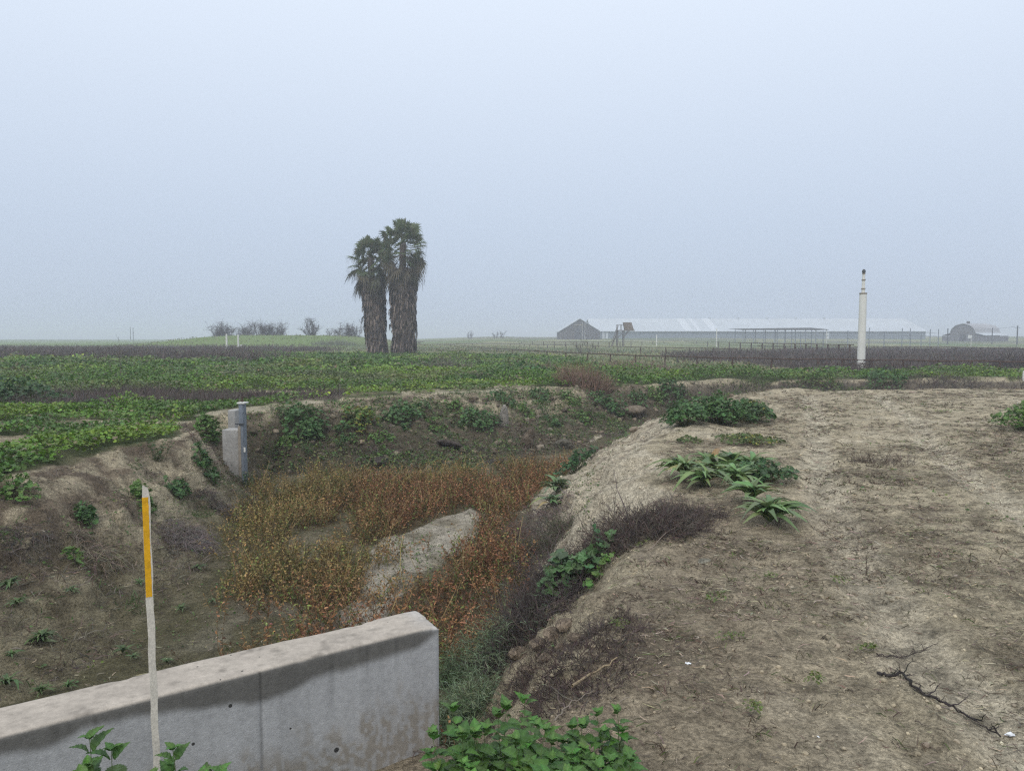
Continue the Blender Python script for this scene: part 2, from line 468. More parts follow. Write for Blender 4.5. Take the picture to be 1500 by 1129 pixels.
# ------------------------------------------------------------------ mesh accumulation
class Acc:
    def __init__(self):
        self.V, self.L, self.K, self.Cc, self.n = [], [], [], [], 0

    def add(self, V, Fc, col):
        V = np.asarray(V, float).reshape(-1, 3); Fc = np.asarray(Fc)
        col = np.broadcast_to(np.asarray(col, float), (len(V), 3))
        self.V.append(V); self.Cc.append(col)
        self.L.append((Fc + self.n).reshape(-1)); self.K.append(np.full(len(Fc), Fc.shape[1]))
        self.n += len(V)

    def inst(self, proto, pos, R, scl, col):
        """proto = (V, F, tint); pos (m,3); R (m,3,3) columns = axes; scl (m,) or (m,3); col (m,3)"""
        PV, PF, PT = proto
        m = len(pos)
        if m == 0:
            return
        scl = np.asarray(scl, float)
        if scl.ndim == 1:
            scl = scl[:, None].repeat(3, 1)
        W = np.einsum('mij,mnj->mni', R, PV[None] * scl[:, None, :]) + pos[:, None, :]
        cc = col[:, None, :] * PT[None, :, None]
        k = len(PV)
        Fc = (PF[None] + (np.arange(m) * k)[:, None, None]).reshape(-1, PF.shape[1])
        self.add(W.reshape(-1, 3), Fc, cc.reshape(-1, 3))

    def tubes(self, P, R, col, sides=3):
        """P (m,k,3) paths, R (m,k) radii, col (m,3)"""
        m, k, _ = P.shape
        T = np.gradient(P, axis=1)
        T /= np.linalg.norm(T, axis=2, keepdims=True) + 1e-9
        ref = np.where(np.abs(T[..., 2:3]) > 0.8, np.array([1.0, 0, 0]), np.array([0, 0, 1.0]))
        A = np.cross(T, ref); A /= np.linalg.norm(A, axis=2, keepdims=True) + 1e-9
        B = np.cross(T, A)
        th = np.arange(sides) / sides * 2 * np.pi
        ring = A[:, :, None, :] * np.cos(th)[None, None, :, None] + B[:, :, None, :] * np.sin(th)[None, None, :, None]
        V = P[:, :, None, :] + ring * R[:, :, None, None]
        i = np.arange(k - 1)[:, None] * sides; j = np.arange(sides)[None]
        q = np.stack([i + j, i + (j + 1) % sides, i + sides + (j + 1) % sides, i + sides + j], -1).reshape(-1, 4)
        Fc = (q[None] + (np.arange(m) * k * sides)[:, None, None]).reshape(-1, 4)
        cc = np.repeat(col, k * sides, axis=0)
        self.add(V.reshape(-1, 3), Fc, cc)

    def ribbons(self, P, W, col, side):
        """P (m,k,3), W (m,k) half widths, side (m,3)"""
        m, k, _ = P.shape
        V = np.stack([P - side[:, None] * W[..., None], P + side[:, None] * W[..., None]], 2)
        i = np.arange(k - 1) * 2
        q = np.stack([i, i + 1, i + 3, i + 2], -1)
        Fc = (q[None] + (np.arange(m) * k * 2)[:, None, None]).reshape(-1, 4)
        self.add(V.reshape(-1, 3), Fc, np.repeat(col, k * 2, axis=0))

    def box(self, c, s, col=(1, 1, 1), R=None):
        c = np.asarray(c, float); s = np.asarray(s, float) / 2
        V = np.array([[x, y, z] for x in (-1, 1) for y in (-1, 1) for z in (-1, 1)]) * s
        if R is not None:
            V = V @ np.asarray(R).T
        self.add(V + c, [[0, 1, 3, 2], [4, 6, 7, 5], [0, 4, 5, 1], [2, 3, 7, 6], [0, 2, 6, 4], [1, 5, 7, 3]], col)

    def build(self, name, mat, parent=None, smooth=True, origin=None):
        me = bpy.data.meshes.new(name)
        V = np.concatenate(self.V); L = np.concatenate(self.L); K = np.concatenate(self.K); cc = np.concatenate(self.Cc)
        if origin is not None:
            V = V - np.asarray(origin)
        me.vertices.add(len(V)); me.vertices.foreach_set('co', V.astype(np.float32).ravel())
        me.loops.add(len(L)); me.loops.foreach_set('vertex_index', L.astype(np.int32))
        me.polygons.add(len(K))
        me.polygons.foreach_set('loop_start', np.concatenate([[0], np.cumsum(K)[:-1]]).astype(np.int32))
        me.polygons.foreach_set('loop_total', K.astype(np.int32))
        me.polygons.foreach_set('use_smooth', np.full(len(K), smooth))
        at = me.attributes.new('Col', 'FLOAT_COLOR', 'POINT')
        at.data.foreach_set('color', np.concatenate([np.clip(cc, 0, 1), np.ones((len(cc), 1))], 1).astype(np.float32).ravel())
        me.update(calc_edges=True)
        me.materials.append(mat)
        o = bpy.data.objects.new(name, me)
        C.objects.link(o)
        if parent is not None:
            o.parent = parent
        if origin is not None and parent is None:
            o.location = origin
        return o


def tag(o, label=None, cat=None, group=None, kind=None):
    if label: o['label'] = label
    if cat: o['category'] = cat
    if group: o['group'] = group
    if kind: o['kind'] = kind
    return o


def empty(name, loc, label, cat, group=None, rz=0.0):
    o = bpy.data.objects.new(name, None)
    o.empty_display_size = 0.1
    C.objects.link(o)
    o.location = loc; o.rotation_euler = (0, 0, rz)
    return tag(o, label, cat, group)


def copy_tree(o, parent=None):
    c = o.copy()
    C.objects.link(c)
    if parent is not None:
        c.parent = parent
    for ch in list(o.children):
        copy_tree(ch, c)
    return c


def frames(d, up):
    """axes: x along d, z close to up"""
    d = d / (np.linalg.norm(d, axis=1, keepdims=True) + 1e-9)
    y = np.cross(up, d); y /= np.linalg.norm(y, axis=1, keepdims=True) + 1e-9
    z = np.cross(d, y)
    return np.stack([d, y, z], axis=2)


def rdir(n, zlo, zhi):
    a = U(0, 2 * np.pi, n); z = U(zlo, zhi, n); r = np.sqrt(np.maximum(1 - z * z, 0))
    return np.stack([np.cos(a) * r, np.sin(a) * r, z], 1)


# leaf prototypes (unit length along x, normal z)
def p_lance(n=6, w=0.105, arch=0.5, fold=0.3, wave=0.012, tip=0.95):
    xs = np.linspace(0, 1, n + 1)
    hw = w * np.sin(np.pi * np.clip(xs, 0.02, 0.985) ** tip) + 0.008
    V, T = [], []
    for x, h in zip(xs, hw):
        zc = arch * (x * (1 - x) * 2 - 0.35 * x * x) + wave * math.sin(x * 11)
        V += [(x, -h, zc + fold * h), (x, 0, zc), (x, h, zc + fold * h)]
        T += [1.0, 1.18, 1.0]
    Fc = []
    for i in range(n):
        a = i * 3
        Fc += [(a, a + 3, a + 4, a + 1), (a + 1, a + 4, a + 5, a + 2)]
    return np.array(V), np.array(Fc), np.array(T)


def p_mallow(n=14, lobes=5, cup=0.25, amp=0.13):
    V = [(0.0, 0, 0.0)]; T = [1.25]
    for i in range(n):
        a = math.radians(-158 + 316 * i / (n - 1))
        r = 0.55 * (1 - amp + amp * math.cos(a * lobes * 1.14)) * (0.92 + 0.12 * math.cos(a))
        V.append((0.0 + r * math.cos(a), r * math.sin(a), cup * r * r * 1.6 + (0.05 if i % 2 else -0.03)))
        T.append(0.95 if i % 2 else 1.05)
    Fc = [(0, i, i + 1) for i in range(1, n)]
    return np.array(V), np.array(Fc), np.array(T)


def p_simple():
    V = np.array([(0, 0, 0), (0.45, -0.38, 0.06), (1, 0, -0.05), (0.45, 0.38, 0.06)], float)
    return V, np.array([(0, 1, 2, 3)]), np.array([1.1, 0.95, 0.95, 1.05])


def p_serrate(teeth=9, w=0.33):
    xs = np.linspace(0, 1, teeth * 2 + 1)
    V, T = [], []
    for i, x in enumerate(xs):
        env = w * (math.sin(math.pi * min(x ** 0.62, 0.995))) + 0.004
        h = env * (1.0 if i % 2 == 0 else 1.16)
        zc = 0.18 * x - 0.42 * x * x
        xo = x + (0.028 if i % 2 else 0)
        sh = 0.035 * math.sin(i * 1.57 + 0.6)
        V += [(xo, -h, zc + 0.35 * h + sh * 0.5), (x, -h * 0.5, zc + 0.22 * h + sh), (x, 0, zc), (x, h * 0.5, zc + 0.22 * h + sh), (xo, h, zc + 0.35 * h + sh * 0.5)]
        T += [0.9, 1.0, 1.35, 1.0, 0.9]
    Fc = []
    for i in range(teeth * 2):
        a = i * 5
        for j in range(4):
            Fc.append((a + j, a + 5 + j, a + 6 + j, a + 1 + j))
    return np.array(V), np.array(Fc), np.array(T)


PL = p_lance(); PLN = p_lance(3, 0.09, 0.25, 0.2, 0, 0.6); PM = p_mallow(); PM2 = p_mallow(9, 5, 0.2, 0.1); PSM = p_simple(); PSR = p_serrate()


def jit(col, n, a=0.18, h=0.08):
    c = np.asarray(col, float)[None] * U(1 - a, 1 + a, n)[:, None]
    c = c * (1 + rng.normal(0, h, (n, 3)))
    return np.clip(c, 0.005, 0.9)


# ================================================================== GROUND
def axis(fine_lo, fine_hi, step, mid_lo, mid_hi, mstep, lo, hi, g=1.09):
    a = list(np.arange(fine_lo, fine_hi, step)) + list(np.arange(fine_hi, mid_hi, mstep))
    x, s = mid_hi, mstep
    while x < hi:
        a.append(x); s *= g; x += s
    a.append(hi)
    b, x = [], fine_lo - mstep
    while x > mid_lo:
        b.append(x); x -= mstep
    s = mstep
    while x > lo:
        b.append(x); s *= g; x -= s
    b.append(lo)
    return np.array(b[::-1] + a)


gx = axis(-7.0, 9.0, 0.05, -16, 24, 0.14, -2300, 2300)
gy = axis(2.2, 19.0, 0.05, -1.0, 34, 0.12, -240, 2800)
GX, GY = np.meshgrid(gx, gy)
gz_ = H(GX, GY)
gcol = ground_color(GX, GY)
nx, ny = len(gx), len(gy)
i = np.arange(nx - 1)[None] + (np.arange(ny - 1) * nx)[:, None]
quads = np.stack([i, i + 1, i + nx + 1, i + nx], -1).reshape(-1, 4)
acc = Acc()
acc.add(np.stack([GX, GY, gz_], -1).reshape(-1, 3), quads, gcol.reshape(-1, 3))
tag(acc.build('ground', M['ground']), 'sandy earth with a dry canal cut and a dirt track', None, None, 'structure')

# ================================================================== GROUND COVER (stuff)
def sample(n, x0, x1, y0, y1, dens, power=1.0):
    """rejection-sample n candidates on the ground by a density function"""
    x = U(x0, x1, n)
    y = y0 + (y1 - y0) * U(0, 1, n) ** power
    w = dens(x, y)
    k = U(0, 1, n) < w
    return x[k], y[k]


def wedge(n, y0, y1, pad=1.08, power=1.0):
    """candidates spread over what a viewer on the bank can see, a bit wider than the view"""
    y = y0 + (y1 - y0) * U(0, 1, n) ** power
    x = U(-0.72, 0.72, n) * (y + 1.5) * pad
    return x, y


def leaves_on(acc, x, y, z0, size, col, proto, up_lo=0.55, spread=1.0, tiltlen=(-0.35, 0.35)):
    n = len(x)
    nrm = rdir(n, up_lo, 1.0)
    d = rdir(n, *tiltlen)
    R = frames(d, nrm)
    acc.inst(proto, np.stack([x, y, z0], 1), R, size, col)


GREEN_A, GREEN_B, GREEN_C = (0.098, 0.190, 0.022), (0.175, 0.265, 0.032), (0.054, 0.112, 0.025)


def greens(n, x, y):
    w = sst(-0.25, 0.3, fbm(x * 0.25, y * 0.25, 90, 3))[:, None]
    v = sst(-0.15, 0.25, fbm(x * 0.5, y * 0.5, 91, 3))[:, None]
    c = np.array(GREEN_A) * (1 - w) + np.array(GREEN_B) * w
    c = c * (1 - v * 0.7) + np.array(GREEN_C) * v * 0.7
    b = sst(0.1, 0.45, fbm(x * 0.16, y * 0.22, 92, 4))[:, None]
    c = c * (1 - 0.55 * b) + np.array([0.135, 0.135, 0.062]) * 0.55 * b
    pk = U(0, 1, (n, 1))
    c = np.where(pk < 0.05, np.array([0.20, 0.165, 0.10]), np.where(pk > 0.93, c * 1.5, c))
    return np.clip(c * U(0.6, 1.35, (n, 1)) * (1 + rng.normal(0, 0.09, (n, 3))), 0.01, 0.6)


def carpet_h(x, y):
    return 0.10 + 0.18 * sst(-0.3, 0.5, fbm(x * 0.9, y * 0.9, 95, 3)) + 0.30 * sst(0.1, 0.5, fbm(x * 0.33, y * 0.33, 96, 2)) * sst(14, 20, y)


# mallow carpet, near and middle distance
acc = Acc()
for (n, y0, y1, sz, proto) in ((190000, 7.5, 20, (0.035, 0.075), PM2), (210000, 20, 36, (0.06, 0.11), PSM), (230000, 36, 80, (0.11, 0.22), PSM)):
    x, y = wedge(n, y0, y1, power=0.85)
    k = masks(x, y)
    w = k['green'] * (k['t'] < 0.02) * np.where(y < 24, (x < -3.5) | (y > 16), 1)
    s = U(0, 1, n) < w
    x, y = x[s], y[s]
    h = carpet_h(x, y) * np.where(y < 15, 0.62, 1.0)
    z = H(x, y) + h * U(0.25, 1.0, len(x)) + 0.02
    c = greens(len(x), x, y)
    leaves_on(acc, x, y, z, sz[0] * 0.8 + (sz[1] * 1.25 - sz[0] * 0.8) * U(0, 1, len(x)) ** 1.8, c, proto, 0.35)
tag(acc.build('mallow_carpet', M['leaf'], smooth=False), 'low bright green mallow leaves covering the field beyond the canal', 'ground cover', None, 'stuff')

# far pale grass tufts on the fields
acc = Acc()
x, y = wedge(60000, 36, 170, power=1.3)
k = masks(x, y)
s = (k['green'] < 0.3) & (k['dark'] < 0.4) & (U(0, 1, len(x)) < sst(-0.5, 0.3, fbm(x * 0.2, y * 0.3, 99, 3)))
x, y = x[s], y[s]
n = len(x)
P0 = np.stack([x, y, H(x, y)], 1)
dv = rdir(n, 0.5, 1.0) * U(0.12, 0.38, n)[:, None]
P = P0[:, None] + dv[:, None] * np.array([0, 0.6, 1.0])[None, :, None]
W = np.stack([U(0.03, 0.09, n), U(0.04, 0.1, n), np.full(n, 0.005)], 1)
side = np.cross(dv, rdir(n, -1, 1)); side /= np.linalg.norm(side, axis=1, keepdims=True)
pick = U(0, 1, (n, 1))
acc.ribbons(P, W, np.where(pick < 0.5, jit((0.16, 0.185, 0.075), n), jit((0.25, 0.235, 0.13), n)), side)
tag(acc.build('field_grass', M['leaf'], smooth=False), 'pale yellow green grass tufts over the far pasture', 'grass', None, 'stuff')

# dead dark weed stands
acc = Acc()
for (n, y0, y1, hh, rr) in ((60000, 17, 34, (0.12, 0.34), 0.006), (150000, 40, 140, (0.35, 1.0), 0.014)):
    x, y = wedge(n, y0, y1, power=1.1)
    k = masks(x, y)
    w = k['dark'] * np.where(y > 40, sst(-0.6, 0.4, fbm(x * 0.3, y * 0.3, 101, 3)) * 0.8 + 0.2, 1)
    s = U(0, 1, n) < w
    x, y = x[s], y[s]; n = len(x)
    L = U(*hh, n) * np.where(k['t'][s] > 0.1, 1.7, 1) * (0.75 + 0.5 * vn(x * 0.4, y * 0.4, 3)) * np.where((y > 40) & (y < 60) & (x > 0), 0.75, 1.0)
    dv = rdir(n, 0.6, 1.0) * L[:, None]
    bend = rdir(n, -0.3, 0.2) * L[:, None] * 0.25
    P0 = np.stack([x, y, H(x, y) - 0.02], 1)
    tt = np.array([0, 0.5, 1.0])
    P = P0[:, None] + dv[:, None] * tt[None, :, None] + bend[:, None] * (tt ** 2)[None, :, None]
    r0 = U(0.6, 1.5, n) * rr * (1 + (y > 40) * y / 70)
    acc.tubes(P, np.stack([r0, r0 * 0.8, r0 * 0.35], 1), jit((0.102, 0.084, 0.074), n, 0.4), 3)
    # side twigs
    m2 = n
    q = P[:, 1] + 0.0
    dv2 = (rdir(m2, 0.1, 0.9)) * (L * U(0.25, 0.5, m2))[:, None]
    P2 = q[:, None] + dv2[:, None] * tt[None, :, None]
    acc.tubes(P2, np.stack([r0 * 0.7, r0 * 0.5, r0 * 0.25], 1), jit((0.122, 0.10, 0.088), m2, 0.4), 3)
tag(acc.build('dead_weed_stand', M['dry'], smooth=False), 'dark grey brown dead weeds standing in bands across the fields', 'dead weeds', None, 'stuff')

# rust red weeds on the canal floor
acc = Acc()
x, y = sample(44000, -6.2, 4, 4.2, 18.5, lambda a, b: masks(a, b)['red'] * (0.45 + 0.55 * sst(6, 9, b)))
n = len(x)
zz = H(x, y)
redw = sst(-0.35, 0.35, fbm(x * 0.45, y * 0.45, 110, 3) + 0.22 * (x + 1.2))[:, None]
base = np.array([0.235, 0.172, 0.068]) * (1 - redw) + np.array([0.235, 0.122, 0.062]) * redw
grn = (U(0, 1, (n, 1)) < 0.2)
base = np.where(grn, np.array([0.13, 0.15, 0.045]), base) * U(0.4, 1.45, (n, 1)) * (0.75 + 0.5 * vn(x * 2.3, y * 2.3, 66))[:, None]
L = U(0.18, 0.50, n) * (0.55 + 0.8 * vn(x * 1.1, y * 1.1, 6))
dv = rdir(n, 0.72, 1.0) * L[:, None]
tt = np.array([0, 0.35, 0.7, 1.0])
bend = rdir(n, -0.3, 0.2) * L[:, None] * 0.22
P = np.stack([x, y, zz - 0.01], 1)[:, None] + dv[:, None] * tt[None, :, None] + bend[:, None] * (tt ** 2)[None, :, None]
acc.tubes(P, np.stack([np.full(n, .0032), np.full(n, .0028), np.full(n, .0022), np.full(n, .001)], 1), base * 0.8, 3)
for f in (0.2, 0.33, 0.45, 0.57, 0.68, 0.78, 0.87, 0.95, 1.0):
    q = np.stack([x, y, zz], 1) + dv * f + bend * f * f
    s = U(0, 1, n) < 0.85
    m2 = s.sum()
    R = frames(rdir(m2, -0.5, 0.75), rdir(m2, 0.3, 1.0))
    acc.inst(PLN if f < 0.8 else PSM, q[s], R, np.stack([U(0.028, 0.062, m2), U(0.05, 0.11, m2), U(0.03, 0.07, m2)], 1) * np.array([1, 1, 1]) * (1 if f < 0.8 else 0.45),
             np.clip(base[s] * U(0.65, 1.5, (m2, 1)) * (1 + rng.normal(0, 0.1, (m2, 3))), 0.01, 0.8))
s = U(0, 1, n) < 0.05
m2 = int(s.sum()); LL = U(0.35, 0.62, m2)
dv3 = rdir(m2, 0.8, 1.0) * LL[:, None]; b3 = rdir(m2, -0.4, 0.1) * LL[:, None] * 0.3
P3 = np.stack([x[s], y[s], zz[s]], 1)[:, None] + dv3[:, None] * tt[None, :, None] + b3[:, None] * (tt ** 2)[None, :, None]
acc.tubes(P3, np.stack([np.full(m2, .004), np.full(m2, .0036), np.full(m2, .003), np.full(m2, .0015)], 1), jit((0.36, 0.27, 0.12), m2, 0.3), 3)
for f in (2, 3):
    acc.inst(PSM, P3[:, f], frames(rdir(m2, -0.5, 0.7), rdir(m2, 0.2, 1)), U(0.02, 0.04, m2), jit((0.30, 0.20, 0.09), m2, 0.3))
tag(acc.build('rust_weeds', M['weed'], smooth=False), 'rust red and ochre weeds growing thickly on the canal floor', 'weeds', None, 'stuff')

# tiny seedlings and moss leaves on the banks and the floor
acc = Acc()
def d_seed(a, b):
    k = masks(a, b)
    v = np.where((k['t'] > 0.35), 0.55 * sst(-0.1, 0.35, fbm(a * 0.8, b * 0.8, 120, 3)) + 0.08, 0)
    v = np.where((k['t'] > 0.03) & (b > 15.5) & ((a < 0.5) | (b > 20)), 0.12 + 0.75 * sst(-0.1, 0.2, fbm(a * 0.9, b * 0.9, 121, 3)), v)
    v = np.where((k['t'] <= 0) & (a > -0.5) & (b < 25), 0.05 * sst(0.1, 0.4, fbm(a * 0.6, b * 0.6, 122, 3)), v)
    return v
x, y = sample(190000, -8, 13, 2.3, 30, d_seed, 1.1)
n = len(x)
c = np.where(U(0, 1, (n, 1)) < 0.6, jit((0.070, 0.130, 0.030), n, 0.4), jit((0.14, 0.165, 0.05), n, 0.35))
k = masks(x, y)
big = (y > 15.5) & (k['t'] > 0.03) & (k['t'] < 1)
for rep in range(2):
    leaves_on(acc, x + U(-.03, .03, n), y + U(-.03, .03, n), H(x, y) + U(0.005, 0.05, n) * np.where(big, 3.2, 1), U(0.012, 0.040, n) * np.where(big, 1.9, 1), c, PSM, 0.2)
tag(acc.build('seedlings', M['leaf'], smooth=False), 'tiny green seedlings and creeping leaves scattered over the banks and canal floor', 'seedlings', None, 'stuff')

# grass blades and thin dead stems on the far bank
acc = Acc()
x, y = sample(120000, -8, 10, 12.5, 30, lambda a, b: (lambda k: np.where((k['t'] > 0.0) & (k['t'] < 0.97) & ~((a > 0.4) & (b < 14 + 3.2 * a)), 0.25 + 0.75 * sst(-0.3, 0.2, fbm(a * 0.9, b * 0.9, 130, 3)), 0))(masks(a, b)))
n = len(x)
L = U(0.08, 0.3, n)
dv = rdir(n, 0.15, 1.0) * L[:, None]
tt = np.array([0, 0.5, 1.0])
P = np.stack([x, y, H(x, y)], 1)[:, None] + dv[:, None] * tt[None, :, None]
P[:, :, 2] -= (L * 0.45)[:, None] * tt[None] ** 2
side = np.cross(dv, rdir(n, -1, 1)); side /= np.linalg.norm(side, axis=1, keepdims=True)
w0 = U(0.003, 0.008, n)
gr = sst(-0.2, 0.3, fbm(x * 0.7, y * 0.7, 131, 3))[:, None]
cc = np.where(U(0, 1, (n, 1)) < gr, jit((0.06, 0.115, 0.028), n, 0.4), jit((0.155, 0.12, 0.095), n, 0.4))
acc.ribbons(P, np.stack([w0, w0 * 0.9, w0 * 0.15], 1), cc, side)
tag(acc.build('bank_grass', M['leaf'], smooth=False), 'green and dead grass hanging over the far canal bank', 'grass', None, 'stuff')

# dead grass and small weeds on the left bank
acc = Acc()
x, y = sample(60000, -8.5, -2.5, 3.5, 16, lambda a, b: (lambda k: np.where((k['t'] > 0.02) & (k['t'] < 0.99), 0.05 + 0.95 * sst(-0.05, 0.3, fbm(a * 1.2, b * 1.2, 170, 3)), 0) * (1 - 0.6 * (k['t'] < 0.3)))(masks(a, b)))
n = len(x)
L = U(0.05, 0.2, n)
dv = rdir(n, 0.1, 1.0) * L[:, None]
tt = np.array([0, 0.5, 1.0])
P = np.stack([x, y, H(x, y)], 1)[:, None] + dv[:, None] * tt[None, :, None]
P[:, :, 2] -= (L * 0.35)[:, None] * tt[None] ** 2
side = np.cross(dv, rdir(n, -1, 1)); side /= np.linalg.norm(side, axis=1, keepdims=True)
w0 = U(0.002, 0.005, n)
gr = sst(-0.05, 0.35, fbm(x * 1.3, y * 1.3, 171, 3))[:, None]
cc = np.where(U(0, 1, (n, 1)) < gr, jit((0.075, 0.13, 0.035), n, 0.4), jit((0.16, 0.13, 0.10), n, 0.4))
acc.ribbons(P, np.stack([w0, w0 * 0.9, w0 * 0.15], 1), cc, side)
tag(acc.build('left_bank_grass', M['leaf'], smooth=False), 'dead grass and small weeds matted on the left bank face', 'grass', None, 'stuff')

# dry litter of stems on the dirt track and bank tops
acc = Acc()
def d_lit(a, b):
    k = masks(a, b)
    f = sst(-0.12, 0.42, fbm(a * 0.95 - 3, b * 1.25, 71, 5, 0.6) * 0.9 + 0.45 * fbm(a * 3.1, b * 3.1, 70, 4) + 0.02)
    v = np.where(k['right'], 0.10 + 0.9 * f, 0)
    v = np.where((k['t'] > 0) & (k['t'] < 1), 0.25, v)
    v = np.where(k['t'] >= 1, 0.15, v)
    return v * (1 - 0.8 * (k['left']))
xs, ys = [], []
for (n, y0, y1) in ((60000, 2.0, 7), (80000, 7, 15), (80000, 15, 26)):
    x, y = wedge(n, y0, y1)
    s = U(0, 1, n) < d_lit(x, y)
    xs.append(x[s]); ys.append(y[s])
x, y = np.concatenate(xs), np.concatenate(ys)
n = len(x)
L = U(0.015, 0.075, n) * (0.6 + y / 14)
dd = rdir(n, -0.05, 0.38) * L[:, None]
dd[:, 0] *= 1.2
cv = rdir(n, -0.1, 0.3) * (L * 0.3)[:, None]
tt = np.array([-0.5, 0, 0.5])
P = np.stack([x, y, H(x, y) + 0.004 + U(0, 0.012, n)], 1)[:, None] + dd[:, None] * tt[None, :, None] + cv[:, None] * np.array([0, 1, 0])[None, :, None]
side = np.cross(dd, rdir(n, 0.2, 1)); side /= np.linalg.norm(side, axis=1, keepdims=True)
w0 = U(0.0010, 0.0024, n) * (0.7 + y / 9)
pk = U(0, 1, (n, 1))
cc = np.where(pk < 0.62, jit((0.115, 0.09, 0.07), n, 0.4), np.where(pk < 0.9, jit((0.40, 0.34, 0.245), n, 0.3), jit((0.10, 0.115, 0.05), n, 0.3)))
acc.ribbons(P, np.stack([w0 * 0.5, w0, w0 * 0.4], 1), cc, side)
tag(acc.build('dry_litter', M['dry'], smooth=False), 'short dead stems and straw littering the dirt track', 'litter', None, 'stuff')

# crumbs and clods of earth
def p_rock(seed, sub=1, flatz=0.7, amp=0.28):
    import bmesh
    bm = bmesh.new(); bmesh.ops.create_icosphere(bm, subdivisions=sub, radius=1.0)
    r = np.random.default_rng(seed)
    ph = r.uniform(0, 6, (6, 3)); fr = r.uniform(0.8, 3.2, (6, 3))
    V = []
    for v in bm.verts:
        c = np.array(v.co)
        d = sum(math.sin(float(np.dot(fr[q], c)) + ph[q, 0]) for q in range(6)) / 6
        c = c * (1 + amp * 2 * d)
        V.append((c[0], c[1], c[2] * flatz))
    Fc = [[v.index for v in f.verts] for f in bm.faces]
    bm.free()
    return np.array(V), np.array(Fc), np.ones(len(V))
RK = [p_rock(i) for i in range(4)]
acc = Acc()
for (n, y0, y1, smax) in ((16000, 1.8, 8, 0.016), (12000, 8, 18, 0.028)):
    x, y = wedge(n, y0, y1)
    k = masks(x, y)
    s = (U(0, 1, n) < np.where((k['t'] > 0.02) & (k['t'] < 1), 0.9, np.where(k['right'], 0.35, 0.1)) * (0.25 + sst(0, 0.4, fbm(x, y, 140, 3))))
    x, y = x[s], y[s]; m2 = len(x)
    sz = smax * (0.15 + 0.85 * U(0, 1, m2) ** 4)
    R = frames(rdir(m2, -0.3, 0.3), rdir(m2, 0.5, 1))
    cc = ground_color(x, y) * U(0.75, 1.25, (m2, 1))
    acc.inst(RK[0], np.stack([x, y, H(x, y) + sz * 0.25], 1), R, sz, cc)
x, y = sample(5200, -7, 7, 15.5, 28, lambda a, b: (lambda k: ((k['t'] > 0.02) & (k['t'] < 0.98)) * 0.9)(masks(a, b)))
m2 = len(x); sz = 0.015 + 0.11 * U(0, 1, m2) ** 5
acc.inst(RK[1], np.stack([x, y, H(x, y) + sz * 0.2], 1), frames(rdir(m2, -0.3, 0.3), rdir(m2, 0.5, 1)), sz, np.where(U(0, 1, (m2, 1)) < 0.6, jit((0.12, 0.098, 0.07), m2, 0.3, 0.02), jit((0.22, 0.18, 0.13), m2, 0.3, 0.02)))
x, y = wedge(2200, 1.8, 10); k = masks(x, y); s = k['right'] & (np.minimum(tracks(x, y), 9) < 0.55) ; x, y = x[s], y[s]; m2 = len(x)
sz = 0.006 + 0.022 * U(0, 1, m2) ** 4
acc.inst(RK[2], np.stack([x, y, H(x, y) + sz * 0.2], 1), frames(rdir(m2, -0.3, 0.3), rdir(m2, 0.5, 1)), sz, jit((0.30, 0.255, 0.185), m2, 0.25, 0.02))
tag(acc.build('soil_crumbs', M['dry'], smooth=False), 'small crumbs and clods of dry earth lying on the ground', 'soil crumbs', None, 'stuff')

# small dead grass tufts dotted over the track
acc = Acc()
x, y = wedge(9000, 2.5, 25)
k = masks(x, y)
s = k['right'] & (U(0, 1, len(x)) < 0.2 + 0.7 * sst(0.0, 0.4, fbm(x * 0.7, y * 0.7, 150, 3)))
x, y = x[s], y[s]
for rep in range(11):
    n = len(x)
    px_, py_ = x + rng.normal(0, 0.035, n), y + rng.normal(0, 0.035, n)
    L = U(0.02, 0.085, n)
    dv = rdir(n, 0.15, 0.9) * L[:, None]
    P = np.stack([px_, py_, H(px_, py_)], 1)[:, None] + dv[:, None] * np.array([0, 0.5, 1.0])[None, :, None]
    P[:, 2, 2] -= L * 0.3
    w0 = U(0.0012, 0.0028, n) * (0.6 + y / 9)
    side = np.cross(dv, rdir(n, -1, 1)); side /= np.linalg.norm(side, axis=1, keepdims=True)
    pk = U(0, 1, (n, 1))
    acc.ribbons(P, np.stack([w0, w0, w0 * 0.2], 1), np.where(pk < 0.7, jit((0.10, 0.078, 0.058), n, 0.4), np.where(pk < 0.85, jit((0.22, 0.18, 0.13), n, 0.3), jit((0.09, 0.12, 0.04), n, 0.3))), side)
tag(acc.build('dead_grass_tufts', M['dry'], smooth=False), 'tiny dead grass tufts dotted over the dirt track', 'dead grass', None, 'stuff')

